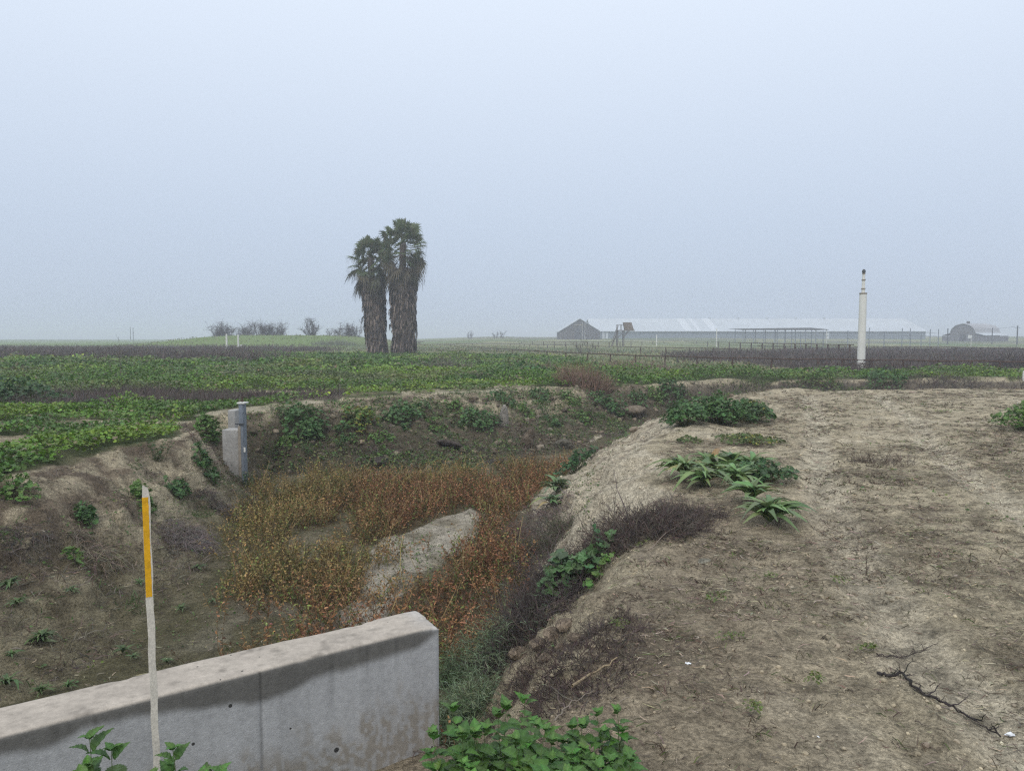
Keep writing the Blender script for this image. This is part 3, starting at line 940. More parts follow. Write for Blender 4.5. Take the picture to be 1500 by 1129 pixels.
# ================================================================== HEADWALL, STAKE, CANAL GATE
def g_conc(nt, b):
    a = N(nt, 'ShaderNodeAttribute', attribute_name='Col')
    out = noise_mul(nt, a.outputs['Color'], [(5, 0.92, 1.08), (45, 0.86, 1.14), (220, 0.85, 1.15)])
    tc = N(nt, 'ShaderNodeTexCoord')
    v = N(nt, 'ShaderNodeTexVoronoi'); v.inputs['Scale'].default_value = 13
    nt.links.new(tc.outputs['Object'], v.inputs['Vector'])
    n = N(nt, 'ShaderNodeTexNoise'); n.inputs['Scale'].default_value = 9
    nt.links.new(tc.outputs['Object'], n.inputs['Vector'])
    mr = N(nt, 'ShaderNodeMapRange'); mr.inputs['From Min'].default_value = 0.42; mr.inputs['From Max'].default_value = 0.75
    mr.inputs['To Min'].default_value = 0.0; mr.inputs['To Max'].default_value = 0.16
    nt.links.new(n.outputs['Fac'], mr.inputs['Value'])
    lt = N(nt, 'ShaderNodeMath', operation='LESS_THAN')
    nt.links.new(v.outputs['Distance'], lt.inputs[0]); nt.links.new(mr.outputs[0], lt.inputs[1])
    mx = N(nt, 'ShaderNodeMix', data_type='RGBA')
    nt.links.new(lt.outputs[0], mx.inputs['Factor']); nt.links.new(out, mx.inputs['A'])
    mx.inputs['B'].default_value = (0.05, 0.048, 0.045, 1)
    nt.links.new(mx.outputs['Result'], b.inputs['Base Color'])
    b.inputs['Roughness'].default_value = 0.9
    b.inputs['Specular IOR Level'].default_value = 0.2
    n2 = N(nt, 'ShaderNodeTexNoise'); n2.inputs['Scale'].default_value = 170; n2.inputs['Detail'].default_value = 6
    nt.links.new(tc.outputs['Object'], n2.inputs['Vector'])
    bp = N(nt, 'ShaderNodeBump'); bp.inputs['Strength'].default_value = 0.5; bp.inputs['Distance'].default_value = 0.003
    nt.links.new(n2.outputs['Fac'], bp.inputs['Height']); nt.links.new(bp.outputs[0], b.inputs['Normal'])


M['concrete'] = material('concrete', g_conc)

TOPZ, BOTZ, TH = 0.35, -1.5, 0.235
nl = 520
s_ = np.concatenate([[-0.0], np.linspace(0.012, WL, nl)])
zf = np.concatenate([np.linspace(-1.5, -0.35, 12), np.linspace(-0.34, TOPZ - 0.012, 70)])
prof = [(-TH / 2, z, 0) for z in zf] + [(-TH / 2 + 0.005, TOPZ - 0.003, 1)] + [(q, TOPZ, 1) for q in np.linspace(-TH / 2 + 0.016, TH / 2 - 0.016, 22)] + \
       [(TH / 2 - 0.005, TOPZ - 0.003, 1), (TH / 2, TOPZ - 0.015, 1)] + [(TH / 2, z, 2) for z in np.linspace(TOPZ - 0.05, -1.5, 30)]
prof = np.array(prof)
S, Q = np.meshgrid(s_, prof[:, 0], indexing='ij'); _, Z = np.meshgrid(s_, prof[:, 1], indexing='ij'); _, K = np.meshgrid(s_, prof[:, 2], indexing='ij')
edge = np.clip(1 - np.abs(Z - TOPZ) / 0.03, 0, 1) * np.clip(1 - np.minimum(np.abs(Q + TH / 2), np.abs(Q - TH / 2)) / 0.03, 0, 1)
ch = fbm(S * 8, Q * 5 + 7, 201, 4)
chip = sst(0.12, 0.6, ch) * edge * 0.013
Z = Z - chip - 0.002 * (K == 1) * (fbm(S * 5, Q * 9, 202, 3)) - 0.006 * sst(0.9, 1.0, np.sin(S * 1.9 + 0.8)) * (K == 1) * (Q > 0.02)
Q = Q - np.sign(Q) * chip * 0.8
Q = Q + 0.0015 * fbm(S * 4, Z * 4, 203, 3)
# end face: eased arris and a broken upper corner
e_in = np.clip(1 - S / 0.012, 0, 1)
Q = Q * (1 - 0.07 * e_in); Z = np.where(K == 1, Z - 0.006 * e_in, Z)
brk = np.exp(-(S / 0.07) ** 2) * sst(TOPZ - 0.05, TOPZ, Z) * (0.5 + 0.5 * fbm(S * 30, Q * 30, 204, 3))
Z = Z - 0.016 * brk * (Q < 0.02) - 0.004 * np.exp(-(S / 0.04) ** 2) * (K == 1) + 0.03 * np.clip(1 - S / 2.0, 0, 1) * sst(0.0, TOPZ, Z)
# vertical form joint
Q = Q + 0.004 * np.exp(-((S - 0.78) / 0.004) ** 2) * (K == 0)
xw = WA[0] + WD[0] * S; yw = WA[1] + WD[1] * S
nrm = np.array([-WD[1], WD[0]]);  nrm = nrm if nrm[1] < 0 else -nrm      # towards the camera
X3 = xw - nrm[0] * Q; Y3 = yw - nrm[1] * Q
front = np.array([0.40, 0.395, 0.39]); top = np.array([0.43, 0.38, 0.32])
cc = np.where((K == 1)[..., None], top * (0.92 + 0.16 * vn(S * 40, Q * 40, 3))[..., None], front)
dz = TOPZ - Z
band = 0.065 + 0.06 * fbm(S * 1.6 + 3, S * 0 + 1, 205, 3) + 0.075 * sst(0.1, 0.6, fbm(S * 2.3 + 9, S * 0 + 5, 206, 2)) + 0.03 * np.exp(-((S - 0.78) / 0.10) ** 2) + 0.012 * fbm(S * 14, Z * 3, 207, 3)
band = band * sst(0.0, 0.16, S + 0.03)
stain = sst(0.018, -0.022, dz - band) * (K == 0)
cc = cc * (1 - 0.66 * stain[..., None] * np.array([0.98, 1.0, 1.04]))
runs = fbm(S * 26, Z * 1.2, 208, 3)
cc = cc * np.where(K == 0, 1 + 0.10 * runs - 0.10 * np.exp(-((Z + 0.03 - 0.002 * S) / 0.004) ** 2) - 0.22 * sst(0.25, 0.6, fbm(S * 38, Z * 1.6, 213, 2)) * sst(0.30, 0.0, dz), 1)[..., None]
mud = sst(0.05, -0.13, Z - 0.09 + 0.13 * fbm(S * 20, Z * 7, 209, 3) - 0.05 * fbm(S * 1.2, Z * 0, 210, 2)) * (K == 0)
mud = mud * (0.25 + 0.55 * (vn(S * 60, Z * 45, 5) > 0.45))
cc = cc * (1 - mud[..., None]) + np.array([0.27, 0.235, 0.19]) * mud[..., None]
cc = cc * (1 - 0.45 * np.exp(-((S - 0.78) / 0.0035) ** 2) * (K == 0))[..., None]
white = brk[..., None] * 0.6
cc = cc * (1 - white) + 0.55 * white
cc = np.where((K == 1)[..., None], cc * (1 - 0.30 * sst(0.1, 0.7, fbm(S * 22, Q * 26, 211, 4)) - 0.12 * sst(0.0, 0.5, fbm(S * 5, Q * 9, 212, 3)))[..., None], cc)
acc = Acc()
npz = len(prof)
ii = (np.arange(nl)[:, None] * npz + np.arange(npz - 1)[None])
fq = np.stack([ii, ii + 1, ii + npz + 1, ii + npz], -1).reshape(-1, 4)
acc.add(np.stack([X3, Y3, Z], -1).reshape(-1, 3), fq, cc.reshape(-1, 3))
# end cap: strips between front and back columns
Xe = np.stack([X3[0], Y3[0], Z[0]], -1)
nf = len(zf); zb = Xe[nf + 24:][::-1]; zbz = zb[:, 2]
fr_ = Xe[:nf]; bk_ = np.stack([np.interp(fr_[:, 2], zbz, zb[:, 0]), np.interp(fr_[:, 2], zbz, zb[:, 1]), fr_[:, 2]], -1)
mid = [fr_ * (1 - q) + bk_ * q for q in np.linspace(0, 1, 6)]
EV = np.stack(mid, 1).reshape(-1, 3)
jj = (np.arange(nf - 1)[:, None] * 6 + np.arange(5)[None])
acc.add(EV, np.stack([jj, jj + 6, jj + 7, jj + 1], -1).reshape(-1, 4), front * 0.95)
tp = Xe[nf:nf + 25]
acc.add(np.concatenate([tp, bk_[-1:], fr_[-1:]]), [list(range(len(tp) + 2))], front * 1.2)
tag(acc.build('concrete_headwall', M['concrete'], origin=(WA[0], WA[1], -0.2)), 'long grey concrete headwall with dark water stain, in the foreground by the canal', 'wall')


def g_stake(nt, b):
    rgb = N(nt, 'ShaderNodeRGB'); rgb.outputs[0].default_value = (0.62, 0.57, 0.49, 1)
    nt.links.new(noise_mul(nt, rgb.outputs[0], [(18, 0.8, 1.1), (160, 0.72, 1.2)]), b.inputs['Base Color'])
    b.inputs['Roughness'].default_value = 0.75
M['stake'] = material('weathered_white_wood', g_stake)
M['yellow'] = flat('yellow_paint', (0.80, 0.42, 0.008), 0.5, ((8, 0.85, 1.08), (55, 0.72, 1.12), (260, 0.8, 1.1)), spec=0.4)
M['steel'] = flat('galvanised_steel', (0.23, 0.26, 0.30), 0.5, ((10, 0.75, 1.2), (60, 0.85, 1.1)), metal=0.35)
M['rust'] = flat('rusty_steel', (0.075, 0.045, 0.033), 0.85, ((5, 0.6, 1.5),))
M['wood'] = flat('grey_timber', (0.27, 0.235, 0.19), 0.9, ((8, 0.7, 1.25), (50, 0.8, 1.2)))
M['pvc'] = flat('off_white_pipe', (0.71, 0.70, 0.645), 0.5, ((0.9, 0.93, 1.05), (7, 0.95, 1.05)))
M['dark'] = flat('dark_metal', (0.06, 0.065, 0.07), 0.6)

sb = at_y(229.5, 1122, 2.22); stp = at_y(213, 714, 2.26)
sd = stp - sb; Ls = np.linalg.norm(sd); sd = sd / Ls
gb = hz(sb[0], sb[1]) - 0.25
ext = (sb[2] - gb) / sd[2]
base_s = sb - sd * ext
Lt = Ls + ext
yaw = math.radians(24)
ax = np.array([math.cos(yaw), math.sin(yaw), 0]); ax = ax - sd * ax.dot(sd); ax /= np.linalg.norm(ax)
ay = np.cross(sd, ax)
acc = Acc()
k_ = 60; hw, ht = 0.0105, 0.0055
rows = []
for q in range(k_ + 1):
    f = q / k_
    taper = 1.0 if f < 0.99 else 1 - 0.30 * (f - 0.99) / 0.01
    w = hw * taper * (1 + 0.05 * math.sin(q * 2.3)) * (0.86 + 0.16 * f)
    c = base_s + sd * (Lt * f) + ax * 0.0012 * math.sin(q * 0.9)
    for (a, b_) in ((-1, -1), (1, -1), (1, 1), (-1, 1)):
        rows.append(c + ax * w * a + ay * ht * b_ + sd * (0.010 * (a < 0) * (q == k_) - 0.004 * (b_ > 0) * (q == k_)))
rows = np.array(rows)
fc = []
for q in range(k_):
    for j in range(4):
        fc.append([q * 4 + j, q * 4 + (j + 1) % 4, q * 4 + 4 + (j + 1) % 4, q * 4 + 4 + j])
fc.append([k_ * 4, k_ * 4 + 1, k_ * 4 + 2, k_ * 4 + 3])
acc.add(rows, fc, (1, 1, 1))
stake = empty('survey_stake', base_s, 'thin white weathered wooden stake with yellow painted upper face before the concrete headwall', 'stake')
o = acc.build('stake_shaft', M['stake'], smooth=False); o.data.transform(__import__('mathutils').Matrix.Translation(-Vector(base_s))); o.parent = stake
acc = Acc()
sgn = -1 if ay[1] > 0 else 1
f0, f1 = 1 - (Ls * 0.61) / Lt * 0.62, 0.982
f0 = 1 - (Ls * (872 - 713) / (1122 - 713)) / Lt
rows = []
for q in range(31):
    f = f0 + (f1 - f0) * q / 30
    c = base_s + sd * (Lt * f)
    w0, w1 = -hw * (0.86 + 0.16 * f) * 1.0, hw * (0.66 + 0.05 * math.sin(q * 1.7))
    off = ay * sgn * (ht + 0.0006)
    for a in (w0, w1):
        rows.append(c + ax * a + off)
    for a in (w1, w0):
        rows.append(c + ax * a + ay * sgn * (ht + 0.0001))
fc = []
for q in range(30):
    for j in range(4):
        fc.append([q * 4 + j, q * 4 + (j + 1) % 4, q * 4 + 4 + (j + 1) % 4, q * 4 + 4 + j])
fc.append([0, 1, 2, 3]); fc.append([120, 121, 122, 123])
acc.add(np.array(rows), fc, (1, 1, 1))
o = acc.build('painted_band', M['yellow'], smooth=False); o.data.transform(__import__('mathutils').Matrix.Translation(-Vector(base_s))); o.parent = stake
o['label'] = 'yellow paint on the upper face'


def rel_box(root, name, mat, boxes, bevel=0.006, label=None):
    a = Acc()
    for bx in boxes:
        a.box(*bx)
    o = a.build(name, mat, root, smooth=False)
    if bevel:
        md = o.modifiers.new('bevel', 'BEVEL'); md.width = bevel; md.segments = 2
    if label: o['label'] = label
    return o


gp = at_y(352, 690, 14.4)
gate = empty('canal_gate', (gp[0], gp[1], gp[2] - 0.35), 'small concrete canal turnout gate with a grey steel post at the left bank corner', 'canal gate', rz=math.radians(-6))
hgt = lambda py: at_y(352, py, 14.4)[2] - gp[2] + 0.35
M['cgate'] = flat('cast_concrete', (0.37, 0.36, 0.34), 0.9, ((3, 0.75, 1.15), (25, 0.85, 1.15)), 0.01)
rel_box(gate, 'concrete_abutment', M['cgate'], [((-0.115, 0.0, hgt(628) / 2), (0.34, 0.30, hgt(628))), ((-0.02, 0.16, hgt(620) / 2), (0.12, 0.1, hgt(620)))], 0.02)
rel_box(gate, 'rear_block', M['cgate'], [((-0.40, 0.62, hgt(608) - 0.15), (0.16, 0.3, 0.4))], 0.02)
rel_box(gate, 'timber_guide', M['wood'], [((0.095, -0.14, hgt(622) / 2), (0.055, 0.12, hgt(622)))], 0.006)
rel_box(gate, 'steel_post', M['steel'], [((0.175, -0.12, hgt(590) / 2), (0.015, 0.12, hgt(590))), ((0.13, -0.185, hgt(590) / 2), (0.085, 0.015, hgt(590))), ((0.13, -0.055, hgt(590) / 2), (0.085, 0.015, hgt(590)))], 0.003)
rel_box(gate, 'cap_plate', M['pvc'], [((0.14, -0.12, hgt(589)), (0.15, 0.19, 0.03))], 0.004)
rel_box(gate, 'clamp', M['dark'], [((0.11, -0.212, hgt(619)), (0.18, 0.02, 0.025))], 0.002)
a = Acc(); a.tubes(np.array([[[0.13, -0.12, hgt(592)], [0.13, -0.12, hgt(580)]]]), np.array([[0.014, 0.014]]), np.ones((1, 3)), 8)
a.tubes(np.array([[[0.13, -0.12, hgt(587)], [0.13, -0.12, hgt(585)]]]), np.array([[0.035, 0.035]]), np.ones((1, 3)), 8)
a.build('lift_stem', M['rust'], gate)
rel_box(gate, 'white_tag', M['pvc'], [((0.2, -0.207, hgt(656)), (0.035, 0.004, 0.09))], 0)

# ================================================================== STANDPIPE
b0 = at_y(1261, 540, 44.6); b0[2] = hz(b0[0], b0[1])
pt = at_y(1265.5, 395, 44.6)
sp = empty('standpipe', b0, 'tall white irrigation standpipe rising beside the pipe fence on the right', 'standpipe')
Hs = pt[2] - b0[2]; lean = (pt[0] - b0[0]) / Hs
zf2 = lambda py: at_y(1262, py, 44.6)[2] - b0[2]
def cyl_parts(root, name, mat, segs, sides=28, caps=True):
    a = Acc()
    for (z0, z1, r0, r1) in segs:
        P = np.array([[[lean * z0, 0, z0], [lean * (z0 * .5 + z1 * .5), 0, (z0 + z1) / 2], [lean * z1, 0, z1]]])
        a.tubes(P, np.array([[r0, (r0 + r1) / 2, r1]]), np.ones((1, 3)), sides)
        for z, r in ((z0, r0), (z1, r1)):
            th = np.arange(sides) / sides * 2 * np.pi
            a.add(np.stack([lean * z + r * np.cos(th), r * np.sin(th), np.full(sides, z)], 1), [list(range(sides))], (1, 1, 1))
    return a.build(name, mat, root)
cyl_parts(sp, 'lower_pipe', M['pvc'], [(-0.2, zf2(430), 0.235, 0.205)])
cyl_parts(sp, 'pipe_collar', M['wood'], [(zf2(431), zf2(429), 0.218, 0.218)])
cyl_parts(sp, 'upper_pipe', M['pvc'], [(zf2(429), zf2(402), 0.105, 0.075)])
for py, r in ((424, 0.118), (411, 0.112), (402, 0.09)):
    cyl_parts(sp, 'coupling', M['wood'], [(zf2(py), zf2(py - 1.8), r, r)])
cyl_parts(sp, 'vent_cap', M['dark'], [(zf2(401), zf2(399), 0.06, 0.10), (zf2(399), zf2(396.5), 0.10, 0.10), (zf2(396.5), zf2(394.5), 0.10, 0.05)])
a = Acc(); th = np.linspace(0, 2 * np.pi, 25)
for py in (527, 532):
    z = zf2(py)
    a.tubes(np.stack([lean * z + 0.236 * np.cos(th), 0.236 * np.sin(th), z + 0.02 * np.sin(th * 1.0 + py)], 1)[None], np.full((1, 25), 0.014), np.ones((1, 3)), 5)
a.build('strap', M['rust'], sp)

# ================================================================== PALMS
def palm(base, H_, rs, cr, seed, label, lean=(0, 0)):
    r = np.random.default_rng(seed)
    root = empty('fan_palm', base, label, 'palm tree', 'shaggy fan palms in the field')
    UU = lambda a, b, n=None: r.uniform(a, b, n)
    hs = H_ * 0.585                                       # skirt height
    cxy = lambda z: np.stack([lean[0] * z / H_, lean[1] * z / H_], -1)
    a = Acc()
    zz = np.linspace(0, H_ * 0.80, 24)
    c2 = cxy(zz)
    P = np.concatenate([c2, zz[:, None]], 1)[None]
    a.tubes(P, (0.42 - 0.12 * zz / H_)[None], np.array([[0.13, 0.10, 0.085]]), 14)
    a.build('trunk', M['dry'], root)
    # skirt of hanging dead fronds
    a = Acc()
    n = 4200
    z = UU(0.02, 1.0, n) * hs
    ang = UU(0, 2 * np.pi, n)
    f = z / hs
    lump = 0.12 * np.sin(ang * 3 + f * 9 + seed) + 0.08 * np.sin(ang * 7 - f * 17)
    rad = rs * (0.84 + 0.26 * f ** 2 + 0.06 * np.exp(-(f / 0.1) ** 2) + lump * 0.8) * UU(0.80, 1.10, n)
    L = UU(0.45, 1.25, n)
    c = cxy(z)
    top = np.stack([c[:, 0] + rad * 0.90 * np.cos(ang), c[:, 1] + rad * 0.90 * np.sin(ang), z + L * 0.55], 1)
    out = np.stack([np.cos(ang), np.sin(ang), np.zeros(n)], 1)
    tang = np.stack([-np.sin(ang), np.cos(ang), np.zeros(n)], 1)
    tt = np.array([0, 0.35, 0.7, 1.0])
    sw = UU(-0.16, 0.16, n)[:, None] * tang + UU(0.0, 0.20, n)[:, None] * out
    P = top[:, None] + (np.array([0, 0, -1.0])[None, None] * (L[:, None, None] * tt[None, :, None])) + sw[:, None] * (np.array([0, 0.8, 1.0, 0.7]))[None, :, None]
    P[..., 2] = np.maximum(P[..., 2], 0.02)
    W = np.stack([np.full(n, 0.02), UU(0.04, 0.11, n), UU(0.03, 0.09, n), np.full(n, 0.012)], 1)
    side = tang + UU(-0.7, 0.7, n)[:, None] * out
    side /= np.linalg.norm(side, axis=1, keepdims=True)
    base_c = np.where(UU(0, 1, (n, 1)) < 0.5, np.array([[0.165, 0.128, 0.105]]), np.array([[0.065, 0.050, 0.043]]))
    a.ribbons(P, W, base_c * UU(0.6, 1.6, (n, 1)), side)
    # flaps that stand away from the skirt
    for q in range(16):
        z0 = UU(0.3, 1.0) * hs; an = UU(0, 6.28)
        m2 = 14
        o_ = np.array([math.cos(an), math.sin(an), 0]); t_ = np.array([-math.sin(an), math.cos(an), 0])
        p0 = np.array([*cxy(np.array([z0]))[0], z0]) + o_ * rs * 0.95
        end = p0 + o_ * UU(0.1, 0.42) + np.array([0, 0, -UU(0.3, 0.8)])
        Pq = np.stack([np.repeat(p0[None], m2, 0), np.repeat(((p0 + end) / 2 + o_ * 0.1)[None], m2, 0) + t_ * UU(-0.2, 0.2, m2)[:, None], np.repeat(end[None], m2, 0) + t_ * UU(-0.2, 0.2, m2)[:, None] - np.array([0, 0, 1]) * UU(0, .4, m2)[:, None]], 1)
        a.ribbons(Pq, np.tile([0.03, 0.05, 0.01], (m2, 1)), np.tile([[0.14, 0.115, 0.10]], (m2, 1)) * UU(0.6, 1.4, (m2, 1)), np.tile(t_, (m2, 1)))
    a.build('dead_frond_skirt', M['dry'], root, smooth=False)
    # crown of fan leaves
    a = Acc(); dead = Acc(); st = Acc()
    nf_ = 62
    for q in range(nf_):
        fq_ = q / nf_
        an = q * 2.39996 + UU(-0.2, 0.2)
        el = math.radians(74 - 132 * fq_ ** 0.95) + UU(-0.2, 0.2)
        if el < math.radians(-62): el = math.radians(-62) + UU(0, 0.2)
        zc = H_ * (0.825 - 0.15 * fq_)
        p0 = np.array([*cxy(np.array([zc]))[0], zc])
        PL_ = cr * UU(0.42, 0.62) * (1.0 if q > 5 else 0.7)
        d0 = np.array([math.cos(an) * math.cos(el), math.sin(an) * math.cos(el), math.sin(el)])
        hubp = p0 + d0 * PL_ + np.array([0, 0, -0.10 * PL_ * math.cos(el)])
        st.tubes(np.stack([p0, (p0 + hubp) / 2 + np.array([0, 0, 0.06]), hubp])[None], np.array([[0.04, 0.03, 0.02]]), np.array([[0.10, 0.12, 0.05]]), 4)
        green = fq_ < 0.72
        m2 = 30
        d1 = hubp - p0; d1 /= np.linalg.norm(d1)
        up = np.array([0, 0, 1.0]); s1 = np.cross(d1, up); s1 /= np.linalg.norm(s1) + 1e-6
        n1 = np.cross(s1, d1)
        ro = UU(-1.25, 1.25); s1, n1 = s1 * math.cos(ro) + n1 * math.sin(ro), n1 * math.cos(ro) - s1 * math.sin(ro)
        ths = np.linspace(-1.75, 1.75, m2) + UU(-0.04, 0.04, m2)
        dirs = np.cos(ths)[:, None] * d1 + np.sin(ths)[:, None] * s1 + 0.28 * n1
        dirs /= np.linalg.norm(dirs, axis=1, keepdims=True)
        Lf = cr * UU(0.36, 0.48) * (0.75 + 0.25 * np.cos(ths * 0.8)) * UU(0.85, 1.05, m2)
        tq = np.array([0, 0.35, 0.62, 0.85, 1.0])
        Pq = hubp[None, None] + dirs[:, None] * (Lf[:, None] * tq[None])[..., None]
        droop = UU(0.22, 0.6, m2) * Lf * (1.0 if green else 2.2)
        Pq[..., 2] -= droop[:, None] * np.clip(tq - 0.45, 0, 1)[None] ** 1.4 * 2.0
        Wq = Lf[:, None] * np.array([0.018, 0.056, 0.046, 0.018, 0.004])[None]
        sd_ = np.cross(dirs, n1[None]); sd_ /= np.linalg.norm(sd_, axis=1, keepdims=True)
        sd_ = sd_ + 0.35 * n1[None] * np.where(np.arange(m2) % 2, 1, -1)[:, None]; sd_ /= np.linalg.norm(sd_, axis=1, keepdims=True)
        if green:
            col = np.array([0.115, 0.150, 0.062]) * UU(0.7, 1.3)
            a.ribbons(Pq, Wq, np.tile(col, (m2, 1)) * UU(0.8, 1.2, (m2, 1)), sd_)
            # brown drooping tips
            s2 = UU(0, 1, m2) < 0.45
            tip = Pq[s2][:, -1]
            T2 = np.stack([tip, tip + np.array([0, 0, -0.25]), tip + np.array([0, 0, -1]) * UU(0.3, 0.8, s2.sum())[:, None] + UU(-.08, .08, (s2.sum(), 3))], 1)
            dead.ribbons(T2, np.tile([0.012, 0.010, 0.005], (len(T2), 1)), np.tile([[0.19, 0.155, 0.11]], (len(T2), 1)), sd_[s2])
        else:
            col = (np.array([0.125, 0.105, 0.07]) if UU(0, 1) < 0.6 else np.array([0.085, 0.085, 0.05])) * UU(0.7, 1.2)
            dead.ribbons(Pq, Wq, np.tile(col, (m2, 1)) * UU(0.8, 1.2, (m2, 1)), sd_)
    # wisps hanging at the sides
    for q in range(80):
        an = UU(0, 6.28); z0 = UU(0.56, 0.78) * H_
        p0 = np.array([*cxy(np.array([z0]))[0], z0]); o_ = np.array([math.cos(an), math.sin(an), 0])
        ln = UU(0.6, 1.35) * rs; dr = UU(0.6, 1.9)
        Pq = np.stack([p0 + o_ * rs * 0.6, p0 + o_ * (rs * 0.6 + ln * 0.6) + [0, 0, -0.1], p0 + o_ * (rs * 0.6 + ln * 0.9) + [0, 0, -dr * 0.5], p0 + o_ * (rs * 0.6 + ln * 0.95) + [0, 0, -dr]])[None]
        dead.tubes(Pq, np.array([[0.022, 0.02, 0.016, 0.008]]), np.array([[0.13, 0.105, 0.085]]), 3)
    a.build('green_fronds', M['leaf'], root, smooth=False)
    dead.build('dead_fronds', M['dry'], root, smooth=False)
    st.build('frond_stalks', M['dry'], root)
    return root


def on_ground(px, y):
    x = (px - 750) / F * y / (CP - 0 * SP)
    return np.array([x, y, hz(x, y) - 0.03])


def palm_at(px, py_base, py_top, y, **k):
    b = on_ground(px, y); t = at_y(px, py_top, y)
    return palm(b, (t[2] - b[2]) * 0.955, **k)


palm_at(592, 520, 304, 77, rs=1.34, cr=3.1, seed=5, label='taller shaggy fan palm, the right one of the pair in the field')
palm_at(554, 520, 331, 78.5, rs=1.16, cr=2.8, seed=8, label='shorter shaggy fan palm, the left one of the pair in the field', lean=(-0.9, 0.2))

# ================================================================== FENCES
def poly_interp(P, n):
    P = np.asarray(P); s = np.concatenate([[0], np.cumsum(np.linalg.norm(np.diff(P, axis=0), axis=1))])
    q = np.linspace(0, s[-1], n)
    return np.stack([np.interp(q, s, P[:, k]) for k in range(3)], 1)


def fence(name, rails_px, zr, posts, label, group, r_post=0.045, r_rail=0.03, rails=(0,), extra=0.05, parts_rail_sub=None):
    r_rail *= 1.35
    """rail seen at pixels, at height zr -> world line; posts at pixel columns"""
    W_ = np.array([at_z(a, b, zr) for a, b in rails_px])
    az = W_[:, 0] / W_[:, 1]
    root = empty(name, (W_[0][0], W_[0][1], hz(W_[0][0], W_[0][1])), label, 'fence', group)
    o0 = np.array(root.location)
    def P(px):
        q = (px - 750) / F
        k = np.argsort(az)
        y = 1 / np.interp(q, az[k], 1 / W_[k, 1])
        return np.array([q * y, y])
    for px in posts:
        p = P(px)
        p3 = np.array([p[0], p[1], hz(*p)])
        a = Acc()
        a.tubes(np.array([[p3 - [0, 0, 0.2], [p3[0], p3[1], zr + extra]]]), np.array([[r_post, r_post * 0.95]]), np.ones((1, 3)), 6)
        a.add(np.array([[p3[0] + r_post * math.cos(t), p3[1] + r_post * math.sin(t), zr + extra] for t in np.arange(6) / 6 * 6.283]), [list(range(6))], (1, 1, 1))
        a.build('post', M['rust'], root, origin=o0)
    for dzr in rails:
        q = np.array([P(px) for px in np.linspace(rails_px[0][0], rails_px[-1][0], 40)])
        L = np.concatenate([q, np.full((40, 1), zr + dzr)], 1)
        L[:, 2] += 0.02 * np.sin(np.arange(40) * 1.3)
        a = Acc(); a.tubes(L[None], np.full((1, 40), r_rail if dzr == 0 else r_rail * 0.6), np.ones((1, 3)), 6)
        a.build('rail', M['rust'], root, origin=o0)
    return root


fence('pipe_fence', [(640, 503.8), (775, 513.5), (894, 519.3), (1021, 523.2), (1130, 525.3), (1234, 526.5), (1375, 528.4), (1520, 530)], 0.42,
      [651, 668, 686, 706, 728, 751, 775, 801, 829, 861, 894, 931, 974, 1021, 1073, 1130, 1198, 1234, 1277, 1323, 1375, 1423, 1465, 1512],
      'rusty pipe fence nearest the canal, running right behind the white standpipe', 'rusty fences across the pasture', 0.06, 0.035)
fence('pipe_fence', [(1196, 532.6), (1325, 534.2)], 0.16, [], 'short lower rail of rusty pipe beside the white standpipe', 'rusty fences across the pasture', 0.05, 0.022)
fence('pipe_fence', [(612, 504.8), (720, 503), (850, 506), (960, 509), (1080, 511)], 0.55,
      [622, 630, 660, 692, 720, 748, 768, 776, 788, 802, 812, 829, 850, 872, 905, 938, 975, 1010, 1045, 1078],
      'low rusty fence in the middle pasture between the palms and the gabled barn', 'rusty fences across the pasture', 0.08, 0.035)
fence('pipe_fence', [(600, 499.3), (700, 499), (800, 500.5), (900, 501), (1000, 499.3), (1120, 503), (1250, 505)], 1.05,
      list(range(604, 1250, 16)), 'long thin far fence in front of the gabled barn and white barn', 'rusty fences across the pasture', 0.10, 0.04, (0, -0.45))
fence('pipe_fence', [(1110, 506.2), (1250, 507.5), (1380, 507.8), (1520, 511.5)], 0.55, [1120, 1150, 1186, 1212, 1238, 1268, 1314, 1339, 1363, 1399, 1436, 1480],
      'second rusty fence, inside the dark dead weeds on the right', 'rusty fences across the pasture', 0.09, 0.045)
fence('corral_fence', [(454, 499.4), (500, 499.5), (560, 500.5), (620, 501)], 1.1, [456, 462, 469, 477, 482, 486, 492, 497, 503, 509, 514, 521, 530, 538, 547, 580, 602, 614],
      'rusty corral fence behind the left palm', 'rusty fences across the pasture', 0.10, 0.06, (0, -0.45, -0.9))

# tall thin pole lines by the barns on the right
def pole(name, px, y, top_py, r, mat, label, cat, group=None, arms=()):
    b = on_ground(px, y); t = at_y(px, top_py, y)[2] - b[2]
    root = empty(name, b, label, cat, group)
    a = Acc(); a.tubes(np.array([[[0, 0, -0.2], [0, 0, t * 0.5], [0.0, 0, t]]]), np.array([[r, r, r * 0.85]]), np.ones((1, 3)), 8)
    a.build('pole_shaft', mat, root)
    for (zz, w) in arms:
        a = Acc(); a.box((0, 0, t * zz), (w, 0.1, 0.1)); a.build('crossarm', mat, root, smooth=False)
    return root
cols = [1137, 1158, 1171, 1187, 1204, 1240, 1271, 1293, 1319, 1331, 1347, 1360, 1372]
a_root = empty('tall_wire_fence', on_ground(1137, 170), 'line of tall thin posts carrying wires before the white barn', 'fence', None)
o0 = np.array(a_root.location)
for i_, px in enumerate(cols):
    y = 170 + 6 * math.sin(px)
    b = on_ground(px, y); t = at_y(px, 483 + 3 * math.sin(px * 2.1), y)[2]
    a = Acc(); a.tubes(np.array([[b, [b[0], b[1], t]]]), np.array([[0.10, 0.09]]), np.ones((1, 3)), 6)
    a.build('post', M['steel'], a_root, origin=o0)
